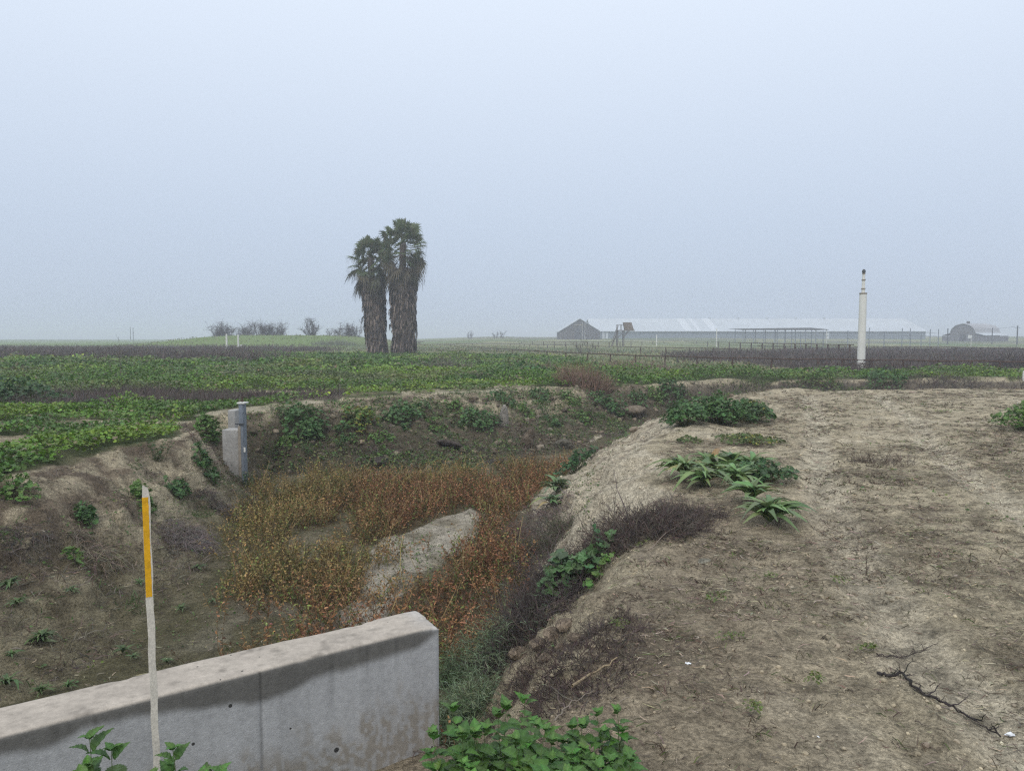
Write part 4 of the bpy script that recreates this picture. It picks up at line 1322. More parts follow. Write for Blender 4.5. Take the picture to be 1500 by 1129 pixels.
for py in (487, 492):
    L = np.array([at_y(px, py + 0.5 * math.sin(px), 170 + 6 * math.sin(px)) for px in cols])
    a = Acc(); a.tubes(L[None], np.full((1, len(L)), 0.035), np.ones((1, 3)), 4); a.build('wire', M['steel'], a_root, origin=o0)
pole('utility_pole', 1487, 210, 477, 0.17, M['dark'], 'dark utility pole at the right edge beyond the gambrel barn', 'utility pole', None, ((0.9, 1.6),))
pole('utility_pole', 1385.5, 215, 481, 0.16, M['dark'], 'dark thin pole just left of the gambrel barn', 'utility pole')
pole('utility_pole', 1450.5, 220, 480, 0.14, M['dark'], 'thin pole standing in front of the gambrel barn roof', 'utility pole')
pole('utility_pole', 193.5, 430, 479, 0.22, M['dark'], 'left one of two faint poles in the fog on the left horizon', 'utility pole', 'faint poles on the left horizon')
pole('utility_pole', 197.5, 430, 480, 0.22, M['dark'], 'right one of two faint poles in the fog on the left horizon', 'utility pole', 'faint poles on the left horizon')
w_root = Acc()
P1 = at_y(1420, 478.5, 212); P2 = at_y(1487, 478.3, 210)
tt = np.linspace(0, 1, 16)
w_root.tubes((P1[None] * (1 - tt[:, None]) + P2[None] * tt[:, None] - np.array([0, 0, 1]) * (0.6 * np.sin(np.pi * tt))[:, None])[None], np.full((1, 16), 0.03), np.ones((1, 3)), 4)
tag(w_root.build('overhead_wire', M['dark']), 'dark overhead wire running from the roof to the right hand pole', 'wire')
pole('white_post', 1048.5, 180, 481, 0.12, M['pvc'], 'thin white post in front of the white barn wall, left of the open shed', 'post')
pole('white_post', 961, 190, 490, 0.13, M['pvc'], 'short white post against the grey barn wall right of the lookout stand', 'post')
pole('white_post', 1420, 120, 496, 0.05, M['pvc'], 'small white stub post in the far pasture before the gambrel barn', 'post')
pole('white_post', 537.5, 120, 486, 0.10, M['pvc'], 'thin white post showing just left of the left palm trunk', 'post')
pole('pipe_vent', 333.5, 118, 489, 0.16, M['pvc'], 'plain white vent pipe, left one of two on the low levee', 'vent pipe', 'white vent pipes on the levee')
pv = pole('pipe_vent', 350.5, 116, 490, 0.14, M['pvc'], 'white vent pipe with crossing arm, right one of two on the low levee', 'vent pipe', 'white vent pipes on the levee')
a = Acc(); a.tubes(np.array([[[-0.75, 0, 0.25], [0, 0, 0.5], [0.55, 0, 0.72]]]), np.array([[0.10, 0.10, 0.09]]), np.ones((1, 3)), 8); a.build('cross_pipe', M['pvc'], pv)
pole('marker_post', 1499, 30, 543, 0.045, M['pvc'], 'white marker pipe cut by the right edge of the photo', 'post')

# ================================================================== BARNS, SHED, LOOKOUT
def ribbed(name, col, rough=0.55, scale=1.2, amt=0.18, metal=0.0):
    def bld(nt, b):
        rgb = N(nt, 'ShaderNodeRGB'); rgb.outputs[0].default_value = (*col, 1)
        out = noise_mul(nt, rgb.outputs[0], [(0.12, 0.93, 1.07), (0.9, 0.93, 1.07)])
        tc = N(nt, 'ShaderNodeTexCoord'); w = N(nt, 'ShaderNodeTexWave'); w.inputs['Scale'].default_value = scale
        w.wave_type = 'BANDS'; w.bands_direction = 'X'
        nt.links.new(tc.outputs['Object'], w.inputs['Vector'])
        r = N(nt, 'ShaderNodeMapRange'); r.inputs['To Min'].default_value = 1 - amt; r.inputs['To Max'].default_value = 1.0
        nt.links.new(w.outputs['Fac'], r.inputs['Value'])
        v = N(nt, 'ShaderNodeVectorMath', operation='SCALE'); nt.links.new(out, v.inputs[0]); nt.links.new(r.outputs[0], v.inputs['Scale'])
        nt.links.new(v.outputs[0], b.inputs['Base Color'])
        b.inputs['Roughness'].default_value = rough
    return material(name, bld)
M['roof_white'] = ribbed('white_sheet_roof', (0.50, 0.535, 0.565), 0.6, 0.35, 0.08)
M['roof_pale'] = flat('pale_roof_sheets', (0.58, 0.61, 0.64), 0.6)
M['wall_blue'] = ribbed('grey_blue_sheet_wall', (0.20, 0.235, 0.27), 0.7, 0.5, 0.12)
M['wall_dark'] = ribbed('brown_grey_board_wall', (0.075, 0.062, 0.062), 0.85, 0.9, 0.4)
M['door_dark'] = flat('dark_door', (0.045, 0.04, 0.04), 0.9)
M['shed_roof'] = flat('dark_sheet_roof', (0.10, 0.10, 0.105), 0.7)


def prism(a, prof, y0, y1):
    """profile (x,z) list extruded from y0 to y1"""
    n = len(prof)
    V = [(x, y0, z) for x, z in prof] + [(x, y1, z) for x, z in prof]
    a.add(V, [list(range(n))], (1, 1, 1)); a.add(V, [list(range(n, 2 * n))[::-1]], (1, 1, 1))
    a.add(V, [[i, (i + 1) % n, (i + 1) % n + n, i + n] for i in range(n)], (1, 1, 1))


def slab(a, p0, p1, y0, y1, t):
    (x0, z0), (x1, z1) = p0, p1
    prism(a, [(x0, z0), (x1, z1), (x1, z1 + t), (x0, z0 + t)], y0, y1)


Y1 = 300.0
bx0, bx1 = at_y(819.5, 485, Y1)[0], at_y(879, 485, Y1)[0]
gz0 = hz((bx0 + bx1) / 2, Y1) - 0.3
cxm = (bx0 + bx1) / 2; hwid = (bx1 - bx0) / 2
ez = at_y(849, 485.5, Y1)[2] - gz0; rz_ = at_y(849, 467.2, Y1)[2] - gz0
barn = empty('gabled_barn', (cxm, Y1, gz0), 'dark grey gable ended barn, left end of the long building on the horizon', 'barn')
a = Acc(); prism(a, [(-hwid, 0), (hwid, 0), (hwid, ez), (0, rz_), (-hwid, ez)], 0, 17.5); a.build('wall', M['wall_dark'], barn, smooth=False)
a = Acc()
slab(a, (-hwid - 0.5, ez - 0.25), (0, rz_ + 0.05), -0.5, 18, 0.22); slab(a, (0, rz_ + 0.05), (hwid + 0.5, ez - 0.25), -0.5, 18, 0.22)
a.build('roof', M['roof_white'], barn, smooth=False)
a = Acc(); a.box((0.2, -0.06, 3.0), (4.2, 0.08, 5.6)); a.build('door', M['door_dark'], barn, smooth=False)
for dx in (1.0, 2.1):
    a = Acc(); a.box((dx, -0.14, 3.6), (0.12, 0.1, 7.0)); a.build('white_trim_post', M['pvc'], barn, smooth=False)
a = Acc(); a.box((-0.6, -0.16, 6.2), (3.6, 0.08, 0.35)); a.box((-0.6, -0.17, 5.2), (3.6, 0.08, 0.12)); a.build('sign_board', M['wood'], barn, smooth=False)
for k in range(8):
    a = Acc(); a.box((-hwid + 0.5 + k * 0.85, -0.07, 1.9), (0.10, 0.06, 3.8)); a.build('wall_batten', M['wood'], barn, smooth=False)

Y2 = 318.0
lx0, lx1 = at_y(868, 485, Y2)[0], at_y(1356, 485, Y2)[0]
gz1 = gz0
barn2 = empty('white_roofed_barn', ((lx0 + lx1) / 2, Y2, gz1), 'very long low barn with white roof and grey blue side wall on the horizon', 'barn')
hw2 = (lx1 - lx0) / 2; ez2 = at_y(1000, 485.3, Y2)[2] - gz1; D2 = 36.0
rz2 = at_y(1000, 467.8, Y2 + D2 / 2)[2] - gz1
a = Acc()
def yz_prism(a, prof, x0, x1):
    n = len(prof)
    V = [(x0, y, z) for y, z in prof] + [(x1, y, z) for y, z in prof]
    a.add(V, [list(range(n))], (1, 1, 1)); a.add(V, [list(range(n, 2 * n))[::-1]], (1, 1, 1))
    a.add(V, [[i, (i + 1) % n, (i + 1) % n + n, i + n] for i in range(n)], (1, 1, 1))
yz_prism(a, [(0, 0), (D2, 0), (D2, ez2), (D2 / 2, rz2), (0, ez2)], -hw2, hw2); a.build('wall', M['wall_blue'], barn2, smooth=False)
a = Acc()
yz_prism(a, [(-0.7, ez2 - 0.15), (D2 / 2, rz2 + 0.1), (D2 / 2, rz2 + 0.3), (-0.7, ez2 + 0.05)], -hw2 - 0.5, hw2 + 0.5)
yz_prism(a, [(D2 / 2, rz2 + 0.1), (D2 + 0.7, ez2 - 0.15), (D2 + 0.7, ez2 + 0.05), (D2 / 2, rz2 + 0.3)], -hw2 - 0.5, hw2 + 0.5)
a.build('roof', M['roof_white'], barn2, smooth=False)
for px in (1003, 1022, 1042):
    x = at_y(px, 480, Y2)[0] - (lx0 + lx1) / 2
    a = Acc(); yz_prism(a, [(-0.6, ez2 + 0.10), (D2 / 2, rz2 + 0.34), (D2 / 2, rz2 + 0.40), (-0.6, ez2 + 0.16)], x, x + (3.6 if px != 1022 else 1.6)); a.build('roof_panel', M['roof_pale'], barn2, smooth=False)
for px in (884, 889, 1213):
    x = at_y(px, 480, Y2)[0] - (lx0 + lx1) / 2
    a = Acc(); a.box((x, -0.1, ez2 / 2), (1.0, 0.12, ez2 * 0.98)); a.build('white_wall_panel', M['roof_pale'], barn2, smooth=False)
for k in range(5):
    a = Acc(); a.box((-hw2 + 55 + k * 13, D2 / 2, rz2 + 0.55), (0.9, 0.9, 0.7)); a.build('ridge_vent', M['roof_white'], barn2, smooth=False)

Y3 = 235.0
s0, s1 = at_y(1078, 481, Y3)[0], at_y(1214, 483, Y3)[0]
shed = empty('open_shed', ((s0 + s1) / 2, Y3, hz((s0 + s1) / 2, Y3)), 'open sided flat roofed shed with thin dark roof before the white barn', 'shed')
sz = shed.location[2]; hw3 = (s1 - s0) / 2
zt = at_y(1150, 481.3, Y3)[2] - sz
a = Acc(); prof3 = [(-hw3, zt - 0.05), (-hw3 + 5, zt - 0.35), (hw3, zt - 0.4), (hw3, zt - 0.25), (hw3 * 0.62, zt + 0.28), (0, zt + 0.2)]
prism(a, prof3, 0, 9); a.build('roof', M['shed_roof'], shed, smooth=False)
for k in range(9):
    x = -hw3 + 2.4 + k * (2 * hw3 - 3) / 8
    for yy in (0.3, 8.6):
        a = Acc(); a.tubes(np.array([[[x, yy, -0.3], [x, yy, zt - 0.3]]]), np.array([[0.11, 0.11]]), np.ones((1, 3)), 6); a.build('post', M['steel'] if k < 8 else M['pvc'], shed)

# gambrel barn
Y4 = 270.0
g0, g1 = at_y(1397, 490, Y4)[0], at_y(1424, 490, Y4)[0]
gzb = hz(g0, Y4) - 0.3
gb_ = empty('gambrel_barn', ((g0 + g1) / 2, Y4, gzb), 'small rounded gambrel roofed barn faint in fog at the right', 'barn', rz=math.radians(-62))
zz4 = lambda py: at_y(1410, py, Y4)[2] - gzb
w4 = 4.6; LB = 15.0
prof4 = [(-w4, 0), (w4, 0), (w4, zz4(489)), (w4 * 0.86, zz4(482)), (w4 * 0.55, zz4(477)), (0, zz4(474.3)), (-w4 * 0.55, zz4(477)), (-w4 * 0.86, zz4(482)), (-w4, zz4(489))]
a = Acc(); prism(a, prof4, 0, LB); M['wall_faded'] = ribbed('faded_board_wall', (0.15, 0.14, 0.14), 0.85, 0.9, 0.3); a.build('wall', M['wall_faded'], gb_, smooth=False)
a = Acc()
rp = prof4[2:]
for p, q in zip(rp[:-1], rp[1:]):
    slab(a, (p[0] * 1.03, p[1] + 0.02), (q[0] * 1.03, q[1] + 0.02), -0.4, LB + 0.4, 0.16)
M['roof_grey'] = ribbed('weathered_grey_roof', (0.38, 0.38, 0.39), 0.7, 0.8, 0.25)
a.build('roof', M['roof_grey'], gb_, smooth=False)
a = Acc(); a.box((0, -0.08, 1.5), (2.2, 0.1, 3.0)); a.build('door', M['door_dark'], gb_, smooth=False)
a = Acc(); a.box((2.6, -0.08, 2.0), (1.4, 0.1, 1.2)); a.build('window', M['pvc'], gb_, smooth=False)
a = Acc(); a.box((0, 3.0, zz4(473)), (0.8, 0.8, 1.3)); a.build('cupola', M['wall_dark'], gb_, smooth=False)
a = Acc(); slab(a, (-w4 - 3.2, zz4(491.5)), (-w4 + 0.1, zz4(488)), -0.3, LB, 0.15); slab(a, (w4 - 0.1, zz4(488)), (w4 + 3.2, zz4(491.5)), -0.3, LB, 0.15)
a.build('lean_to_roof', M['roof_white'], gb_, smooth=False)
a = Acc(); a.box((-w4 - 1.6, LB / 2, zz4(492) / 2), (3.0, LB, zz4(492))); a.box((w4 + 1.6, LB / 2, zz4(492) / 2), (3.0, LB, zz4(492))); a.build('lean_to_wall', M['wall_faded'], gb_, smooth=False)

# lookout stand
Y5 = 185.0
l0 = on_ground(912, Y5)
lo = empty('lookout_stand', l0, 'wooden lookout stand on stilts with stairs, in front of the barns', 'lookout stand')
zl = lambda py: at_y(912, py, Y5)[2] - l0[2]
xl = lambda px: at_y(px, 490, Y5)[0] - l0[0]
M['timber_dark'] = flat('old_dark_timber', (0.11, 0.085, 0.065), 0.9, ((2, 0.7, 1.3),))
M['panel'] = ribbed('board_panel', (0.17, 0.125, 0.09), 0.9, 1.5, 0.3)
def bar(a, p, q, r): a.tubes(np.array([[p, q]], float), np.array([[r, r]]), np.ones((1, 3)), 4)
a = Acc(); a.box(((xl(903) + xl(930)) / 2, 1.0, zl(484)), (xl(930) - xl(903), 2.4, 0.22)); a.build('platform', M['timber_dark'], lo, smooth=False)
a = Acc()
x0_, x1_ = xl(914), xl(926); sk = xl(929)
V = [(x0_ + 0.3, 0.2, zl(484)), (sk, 0.2, zl(484)), (x1_ - 0.1, 0.6, zl(472)), (x0_ - 0.1, 0.6, zl(472)), (x0_ + 0.3, 1.8, zl(484)), (sk, 1.8, zl(484)), (x1_ - 0.1, 1.6, zl(472)), (x0_ - 0.1, 1.6, zl(472))]
a.add(V, [[0, 1, 2, 3], [5, 4, 7, 6], [1, 5, 6, 2], [4, 0, 3, 7], [3, 2, 6, 7], [4, 5, 1, 0]], (1, 1, 1)); a.build('cabin_box', M['panel'], lo, smooth=False)
for (px, yy) in ((905, 0), (905, 2), (914, 0), (914, 2)):
    a = Acc(); bar(a, (xl(px), yy, -0.2), (xl(px), yy, zl(484)), 0.11); a.build('leg', M['timber_dark'], lo)
for (p, q) in (((xl(914), 0, zl(494)), (xl(922), 0, zl(484))), ((xl(914), 2, zl(494)), (xl(922), 2, zl(484))), ((xl(905), 0, zl(495)), (xl(914), 0, zl(485)))):
    a = Acc(); bar(a, p, q, 0.08); a.build('brace', M['timber_dark'], lo)
a = Acc()
for yy in (0.1, 1.2):
    bar(a, (xl(896.5), yy, 0), (xl(906), yy, zl(484)), 0.09)
    bar(a, (xl(896.5), yy, 1.0), (xl(906), yy, zl(477)), 0.05)
for k in range(9):
    f = (k + 0.5) / 9
    a.box((xl(896.5) + (xl(906) - xl(896.5)) * f, 0.65, zl(484) * f), (0.3, 1.1, 0.06))
a.build('stairs', M['timber_dark'], lo, smooth=False)
a = Acc()
for px in (904.5, 910.5):
    bar(a, (xl(px), 0, zl(484)), (xl(px), 0, zl(475.5)), 0.06); bar(a, (xl(px), 2, zl(484)), (xl(px), 2, zl(475.5)), 0.06)
bar(a, (xl(904.5), 0, zl(476)), (xl(914), 0, zl(476)), 0.06); bar(a, (xl(904.5), 0, zl(476)), (xl(904.5), 2, zl(476)), 0.06)
a.build('railing', M['timber_dark'], lo, smooth=False)

# ================================================================== PLANTS AS THINGS
def twig_set(a, base, dirs, L, r0, col, wig=0.18, seg=6, sag=0.0, sides=3):
    n = len(base)
    tt = np.linspace(0, 1, seg)
    P = base[:, None] + dirs[:, None] * (L[:, None] * tt[None])[..., None]
    w = np.cumsum(rng.normal(0, 1, (n, seg, 3)), axis=1); w -= w[:, :1]
    P = P + w * (L * wig / seg)[:, None, None]
    P[..., 2] -= (L * sag)[:, None] * tt[None] ** 2
    R = r0[:, None] * (1 - 0.75 * tt)[None]
    a.tubes(P, R, col, sides)
    return P


def brush(name, px, py, R, h, n, label, cat, group=None, col=(0.085, 0.068, 0.066), r0=0.003, up=(0.15, 0.95), sag=0.1, yscale=0.6, subs=2, off=(0, 0), wig=0.5, loc=None):
    p = hit(px, py) if loc is None else np.array([loc[0], loc[1], hz(*loc)])
    root = empty(name, p, label, cat, group)
    a = Acc()
    rr = np.sqrt(U(0, 1, n)) * R; an = U(0, 6.283, n)
    bx = rr * np.cos(an); by = rr * np.sin(an) * yscale
    bz = H(p[0] + bx, p[1] + by) - p[2]
    base = np.stack([bx, by, bz - 0.02], 1)
    d = rdir(n, *up)
    d[:, 0] += bx / R * 0.5; d[:, 1] += by / R * 0.4
    d /= np.linalg.norm(d, axis=1, keepdims=True)
    L = h * U(0.55, 1.25, n) * (1.15 - 0.5 * rr / R)
    P = twig_set(a, base, d, L, r0 * U(0.7, 1.5, n), jit(col, n, 0.4), wig, 6, sag)
    for s in range(subs):
        k = U(1, 5, n).astype(int)
        b2 = P[np.arange(n), k]
        d2 = rdir(n, -0.3, 0.9) + d * 0.8; d2 /= np.linalg.norm(d2, axis=1, keepdims=True)
        twig_set(a, b2, d2, L * U(0.25, 0.55, n), r0 * U(0.4, 0.8, n), jit(np.array(col) * 1.12, n, 0.4), wig * 1.2, 4, sag)
    o = a.build('twigs', M['dry'], root, smooth=False)
    return root


def clump(name, px, py, R, h, n, label, group=None, leaf=0.07, col=(0.055, 0.115, 0.035), proto=None, yscale=0.75, cat='plant', loc=None, stems=True, yellow=0.0, flatn=0.35):
    p = hit(px, py) if loc is None else np.array([loc[0], loc[1], hz(*loc)])
    root = empty(name, p, label, cat, group)
    rr = np.sqrt(U(0, 1, n)); an = U(0, 6.283, n)
    lump = 0.82 + 0.22 * np.sin(an * 2 + px) + 0.13 * np.sin(an * 5 + py)
    bx = rr * R * np.cos(an) * lump; by = rr * R * yscale * np.sin(an) * lump
    gz = H(p[0] + bx, p[1] + by) - p[2]
    bz = gz + h * np.sqrt(np.maximum(1 - rr ** 2 * 0.85, 0)) * U(0.35, 1.0, n) * (0.75 + 0.5 * vn(bx * 3.5 / max(R, .2) + px, by * 3.5 / max(R, .2), 7)) + 0.02
    pos = np.stack([bx, by, bz], 1)
    nr = np.stack([bx / R * 0.8, by / R * 0.8 - 0.15, np.full(n, 0.75)], 1) + rng.normal(0, flatn, (n, 3))
    nr /= np.linalg.norm(nr, axis=1, keepdims=True)
    d = np.stack([bx, by, np.zeros(n)], 1) / R + rng.normal(0, 0.6, (n, 3)) * [1, 1, 0.3] + [0, -0.2, -0.25]
    cc = jit(col, n, 0.3)
    ye = U(0, 1, n) < yellow
    cc[ye] = jit((0.26, 0.25, 0.055), ye.sum(), 0.25)
    a = Acc()
    a.inst(proto or PM, pos, frames(d, nr), leaf * U(0.6, 1.45, n), cc)
    a.build('leaves', M['leaf'], root, smooth=False)
    if stems:
        m2 = max(6, n // 5)
        k = rng.choice(n, m2, replace=False)
        b0_ = pos[k] * [0.25, 0.25, 0]; b0_[:, 2] = H(p[0] + b0_[:, 0], p[1] + b0_[:, 1]) - p[2]
        mid = (b0_ + pos[k]) / 2 + [0, 0, 0.04]
        a = Acc(); a.tubes(np.stack([b0_, mid, pos[k]], 1), np.full((m2, 3), 0.0035), jit((0.12, 0.13, 0.06), m2), 3)
        a.build('stems', M['dry'], root, smooth=False)
    return root


def rosette(name, px, py, R, n, label, group=None, col=(0.105, 0.175, 0.055), w=1.0, loc=None, h=0.75):
    n = int(n * 1.7)
    p = hit(px, py) if loc is None else np.array([loc[0], loc[1], hz(*loc)])
    a = Acc()
    f = (np.arange(n) + 0.5) / n
    an = np.arange(n) * 2.39996 + U(-0.2, 0.2, n)
    el = np.radians(82 - 62 * f) * h + U(-0.1, 0.1, n)
    el = el + rng.normal(0, 0.14, n)
    d = np.stack([np.cos(an) * np.cos(el), np.sin(an) * np.cos(el), np.sin(el)], 1)
    L = R * (0.62 + 0.5 * f) * U(0.8, 1.2, n)
    up = np.stack([-np.cos(an) * 0.3, -np.sin(an) * 0.3, np.ones(n)], 1) + rng.normal(0, 0.28, (n, 3))
    cc = jit(col, n, 0.30, 0.08) * (1.12 - 0.25 * f)[:, None]
    old = U(0, 1, n) < 0.10 * (f > 0.6) * (name == 'broadleaf_rosette')
    cc[old] = jit((0.24, 0.20, 0.09), int(old.sum()), 0.2)
    a.inst(PL, np.tile([[0, 0, 0.015]], (n, 1)), frames(d, up), np.stack([L, L * U(0.75, 1.5, n) * w, L * U(0.6, 1.3, n)], 1), cc)
    o = a.build(name, M['leaf'], smooth=True)
    o.location = p
    return tag(o, label, 'plant', group)


# --- big leafy mallow clumps -------------------------------------------------------------
DG, MG, YG = (0.072, 0.145, 0.045), (0.10, 0.18, 0.040), (0.14, 0.175, 0.035)
G1 = 'leafy mallow clumps along the canal banks'
clump('mallow_plant', 445, 632, 0.72, 0.50, 520, 'large dark mallow clump on the far bank just right of the steel post', G1, 0.085, DG)
clump('mallow_plant', 527, 622, 0.55, 0.42, 330, 'yellowish mallow clump between two dark ones on the far bank', G1, 0.085, MG, yellow=0.5)
clump('mallow_plant', 590, 618, 0.62, 0.46, 360, 'dark mallow clump hanging over the far bank, right of the yellowish clump', G1, 0.085, DG)
clump('mallow_plant', 703, 622, 0.72, 0.46, 380, 'dark mallow clump above the pale broken slab on the far bank', G1, 0.085, DG)
clump('mallow_plant', 893, 600, 0.75, 0.42, 330, 'mallow clump at the far bank top left of the sandy spur', G1, 0.09, DG)
clump('mallow_plant', 1003, 624, 0.52, 0.46, 600, 'left lobe of the big dark mallow mass on the sandy spur', G1, 0.072, DG, yscale=1.0)
clump('mallow_plant', 1052, 620, 0.62, 0.56, 950, 'tallest middle lobe of the big dark mallow mass on the sandy spur', G1, 0.075, DG, yscale=1.0)
clump('mallow_plant', 1098, 617, 0.60, 0.42, 680, 'right lobe of the big dark mallow mass on the sandy spur', G1, 0.072, (0.06, 0.115, 0.035), yscale=1.1, yellow=0.06)
clump('mallow_plant', 1095, 648, 0.55, 0.12, 300, 'low fringe of small mallow leaves in front of the big dark mass', G1, 0.05, (0.085, 0.125, 0.035), yscale=1.0, yellow=0.15)
clump('mallow_plant', 1010, 648, 0.30, 0.08, 110, 'thin patch of low leaves below the left side of the big mallow mass', G1, 0.04, (0.085, 0.12, 0.035))
clump('mallow_plant', 1122, 706, 0.42, 0.24, 330, 'dark mallow clump growing against the right side of the broad leaf rosettes', G1, 0.055, (0.06, 0.12, 0.045))
clump('mallow_plant', 843, 690, 0.42, 0.34, 230, 'small dark mallow clump at the foot of the sandy spur', G1, 0.075, (0.055, 0.12, 0.045))
clump('mallow_plant', 838, 868, 0.33, 0.34, 150, 'big leaved mallow leaning over the dark hollow on the near right bank', G1, 0.085, (0.085, 0.16, 0.06), yellow=0.03)
clump('mallow_plant', 880, 850, 0.16, 0.12, 45, 'small mallow beside the big leaved one on the near right bank', G1, 0.05, MG)
clump('mallow_plant', 302, 688, 0.16, 0.26, 190, 'round dark mallow in the notch left of the concrete gate block', G1, 0.07, DG, yscale=1.6)
clump('mallow_plant', 306, 636, 0.24, 0.40, 340, 'dark mallow spilling over the notch above the concrete gate block', G1, 0.08, MG, yscale=2.0)
clump('mallow_plant', 210, 735, 0.16, 0.22, 220, 'mallow patch on the left bank face behind the top of the yellow stake', G1, 0.06, MG, yscale=1.8)
clump('mallow_plant', 262, 728, 0.17, 0.2, 240, 'sprawling mallow on the left bank face right of the stake top', G1, 0.055, DG, yscale=2.0)
clump('mallow_plant', 128, 770, 0.11, 0.22, 140, 'dark leafy plant above the dead tuft on the left bank', G1, 0.055, DG, yscale=1.8)
clump('mallow_plant', 110, 825, 0.16, 0.15, 70, 'green leafy plant beside the dead tuft on the left bank', G1, 0.045, MG)
clump('mallow_plant', 14, 728, 0.36, 0.16, 170, 'bright mallow patch at the left photo edge on the bank top', G1, 0.06, MG)
clump('mallow_plant', 1497, 630, 0.55, 0.42, 330, 'mallow clump cut by the right edge of the photo on the dirt track', G1, 0.07, MG)
clump('mallow_plant', 765, 551, 1.9, 0.55, 420, 'wide dark mallow patch behind the far bank, left of the reddish dead tuft', G1, 0.15, DG)
clump('mallow_plant', 985, 575, 0.8, 0.35, 300, 'dark mallow clump at the far end of the canal behind the sandy spur', G1, 0.09, DG)
clump('mallow_plant', 1300, 562, 1.1, 0.55, 420, 'dark mallow mound at the back of the dirt track right of the standpipe', G1, 0.10, DG)
clump('mallow_plant', 1195, 565, 1.2, 0.35, 420, 'light green mallow patch at the back of the dirt track left of the standpipe', G1, 0.09, (0.10, 0.165, 0.04))
clump('mallow_plant', 15, 590, 1.6, 0.6, 520, 'large dark mallow mound at the left photo edge in the field', G1, 0.12, (0.05, 0.10, 0.035))
clump('mallow_plant', 640, 632, 0.35, 0.2, 130, 'low green plant on the far bank between the dark mallow clumps', G1, 0.06, MG)
clump('mallow_plant', 560, 668, 0.30, 0.12, 80, 'small green patch on the far bank beside the hanging straw tuft', G1, 0.05, MG)
clump('mallow_plant', 860, 560, 1.2, 0.45, 300, 'bright mallow patch right of the reddish dead tuft', G1, 0.11, (0.09, 0.16, 0.035))

k_ = 0
G9 = 'unnamed small mallows scattered over the far bank'
for (px, py, R, h_, n_, w_) in ((420, 655, .3, .2, 90, 'under the left side of the largest dark clump'), (505, 640, .28, .2, 90, 'in the gap between the largest clump and the yellowish clump'),
        (560, 645, .3, .18, 80, 'below the gap right of the yellowish clump'), (620, 600, .3, .18, 80, 'on the crest by the bare sandy top'), (665, 600, .35, .25, 110, 'on the crest left of the slab clump'),
        (735, 588, .5, .3, 160, 'on the crest above the pale slab'), (770, 610, .4, .25, 130, 'above the tilted rock'), (812, 625, .35, .25, 110, 'right of the tilted rock'),
        (850, 615, .4, .28, 140, 'left of the far boulder'), (790, 590, .5, .25, 150, 'on the crest above the rocks'), (835, 590, .45, .25, 140, 'on the crest left of the clump by the spur'),
        (935, 590, .5, .3, 150, 'above the boulder near the spur'), (960, 585, .5, .3, 140, 'behind the tip of the spur'), (680, 690, .3, .15, 60, 'at the foot of the bank above the dark flat rock')):
    clump('small_mallow', px, py, R, h_, int(n_ * 1.3), 'small mallow ' + w_, G9, 0.07, (MG, DG)[k_ % 2], yscale=0.9); k_ += 1


def leafy_weed(px, py, h, R, n, label, group=None, col=(0.075, 0.12, 0.045), leaf=0.035):
    p = hit(px, py)
    root = empty('bushy_weed', p, label, 'plant', group)
    m2 = max(5, n // 22)
    b = np.zeros((m2, 3)); b[:, :2] = rng.normal(0, R * 0.2, (m2, 2))
    d = rdir(m2, 0.75, 1.0)
    a = Acc(); P = twig_set(a, b, d, h * U(0.7, 1.05, m2), np.full(m2, 0.004), jit((0.12, 0.12, 0.06), m2), 0.12, 8)
    a.build('stems', M['dry'], root)
    k = rng.integers(0, m2, n); s = rng.integers(1, 8, n)
    q = P[k, s]
    dd = rdir(n, -0.2, 0.8)
    a = Acc(); a.inst(PLN, q, frames(dd, rdir(n, 0.2, 1)), np.stack([leaf * U(0.7, 1.5, n), leaf * 2.4 * U(0.7, 1.3, n), np.full(n, leaf)], 1), jit(col, n, 0.3))
    a.build('leaves', M['leaf'], root, smooth=False)
    return root
leafy_weed(231, 676, 0.46, 0.2, 330, 'upright bushy green weed on the crest of the left bank')
leafy_weed(364, 712, 0.30, 0.3, 260, 'dark green weed growing at the foot of the concrete gate', col=(0.045, 0.09, 0.03))
leafy_weed(397, 668, 0.34, 0.25, 240, 'upper dark bushy weed right of the steel post', col=(0.05, 0.10, 0.03))
leafy_weed(392, 690, 0.2, 0.2, 120, 'lower small dark weed right of the steel post', col=(0.05, 0.10, 0.03))
leafy_weed(453, 668, 0.26, 0.3, 200, 'green weed under the largest clump on the far bank', col=(0.055, 0.11, 0.03))
leafy_weed(497, 655, 0.24, 0.3, 160, 'green weed under the yellowish clump on the far bank', col=(0.055, 0.11, 0.03))
leafy_weed(480, 698, 0.16, 0.2, 120, 'small green weed where the far bank meets the rusty weeds', col=(0.06, 0.13, 0.03))
leafy_weed(648, 645, 0.3, 0.3, 180, 'green weed hanging on the far bank below the bare sandy top', col=(0.06, 0.12, 0.03))
leafy_weed(685, 725, 0.38, 0.15, 160, 'green weed rising out of the rusty weeds beyond the sand bar', col=(0.10, 0.13, 0.05))
leafy_weed(395, 535, 1.4, 0.9, 500, 'tall pale feathery weed standing in the bright green field', col=(0.16, 0.20, 0.11), leaf=0.07)
leafy_weed(755, 650, 0.28, 0.2, 120, 'small green weed beside the tilted dark rock on the far bank', col=(0.06, 0.12, 0.03))
leafy_weed(800, 608, 0.35, 0.3, 200, 'green weed near the top of the far bank above the rocks', col=(0.06, 0.12, 0.03))

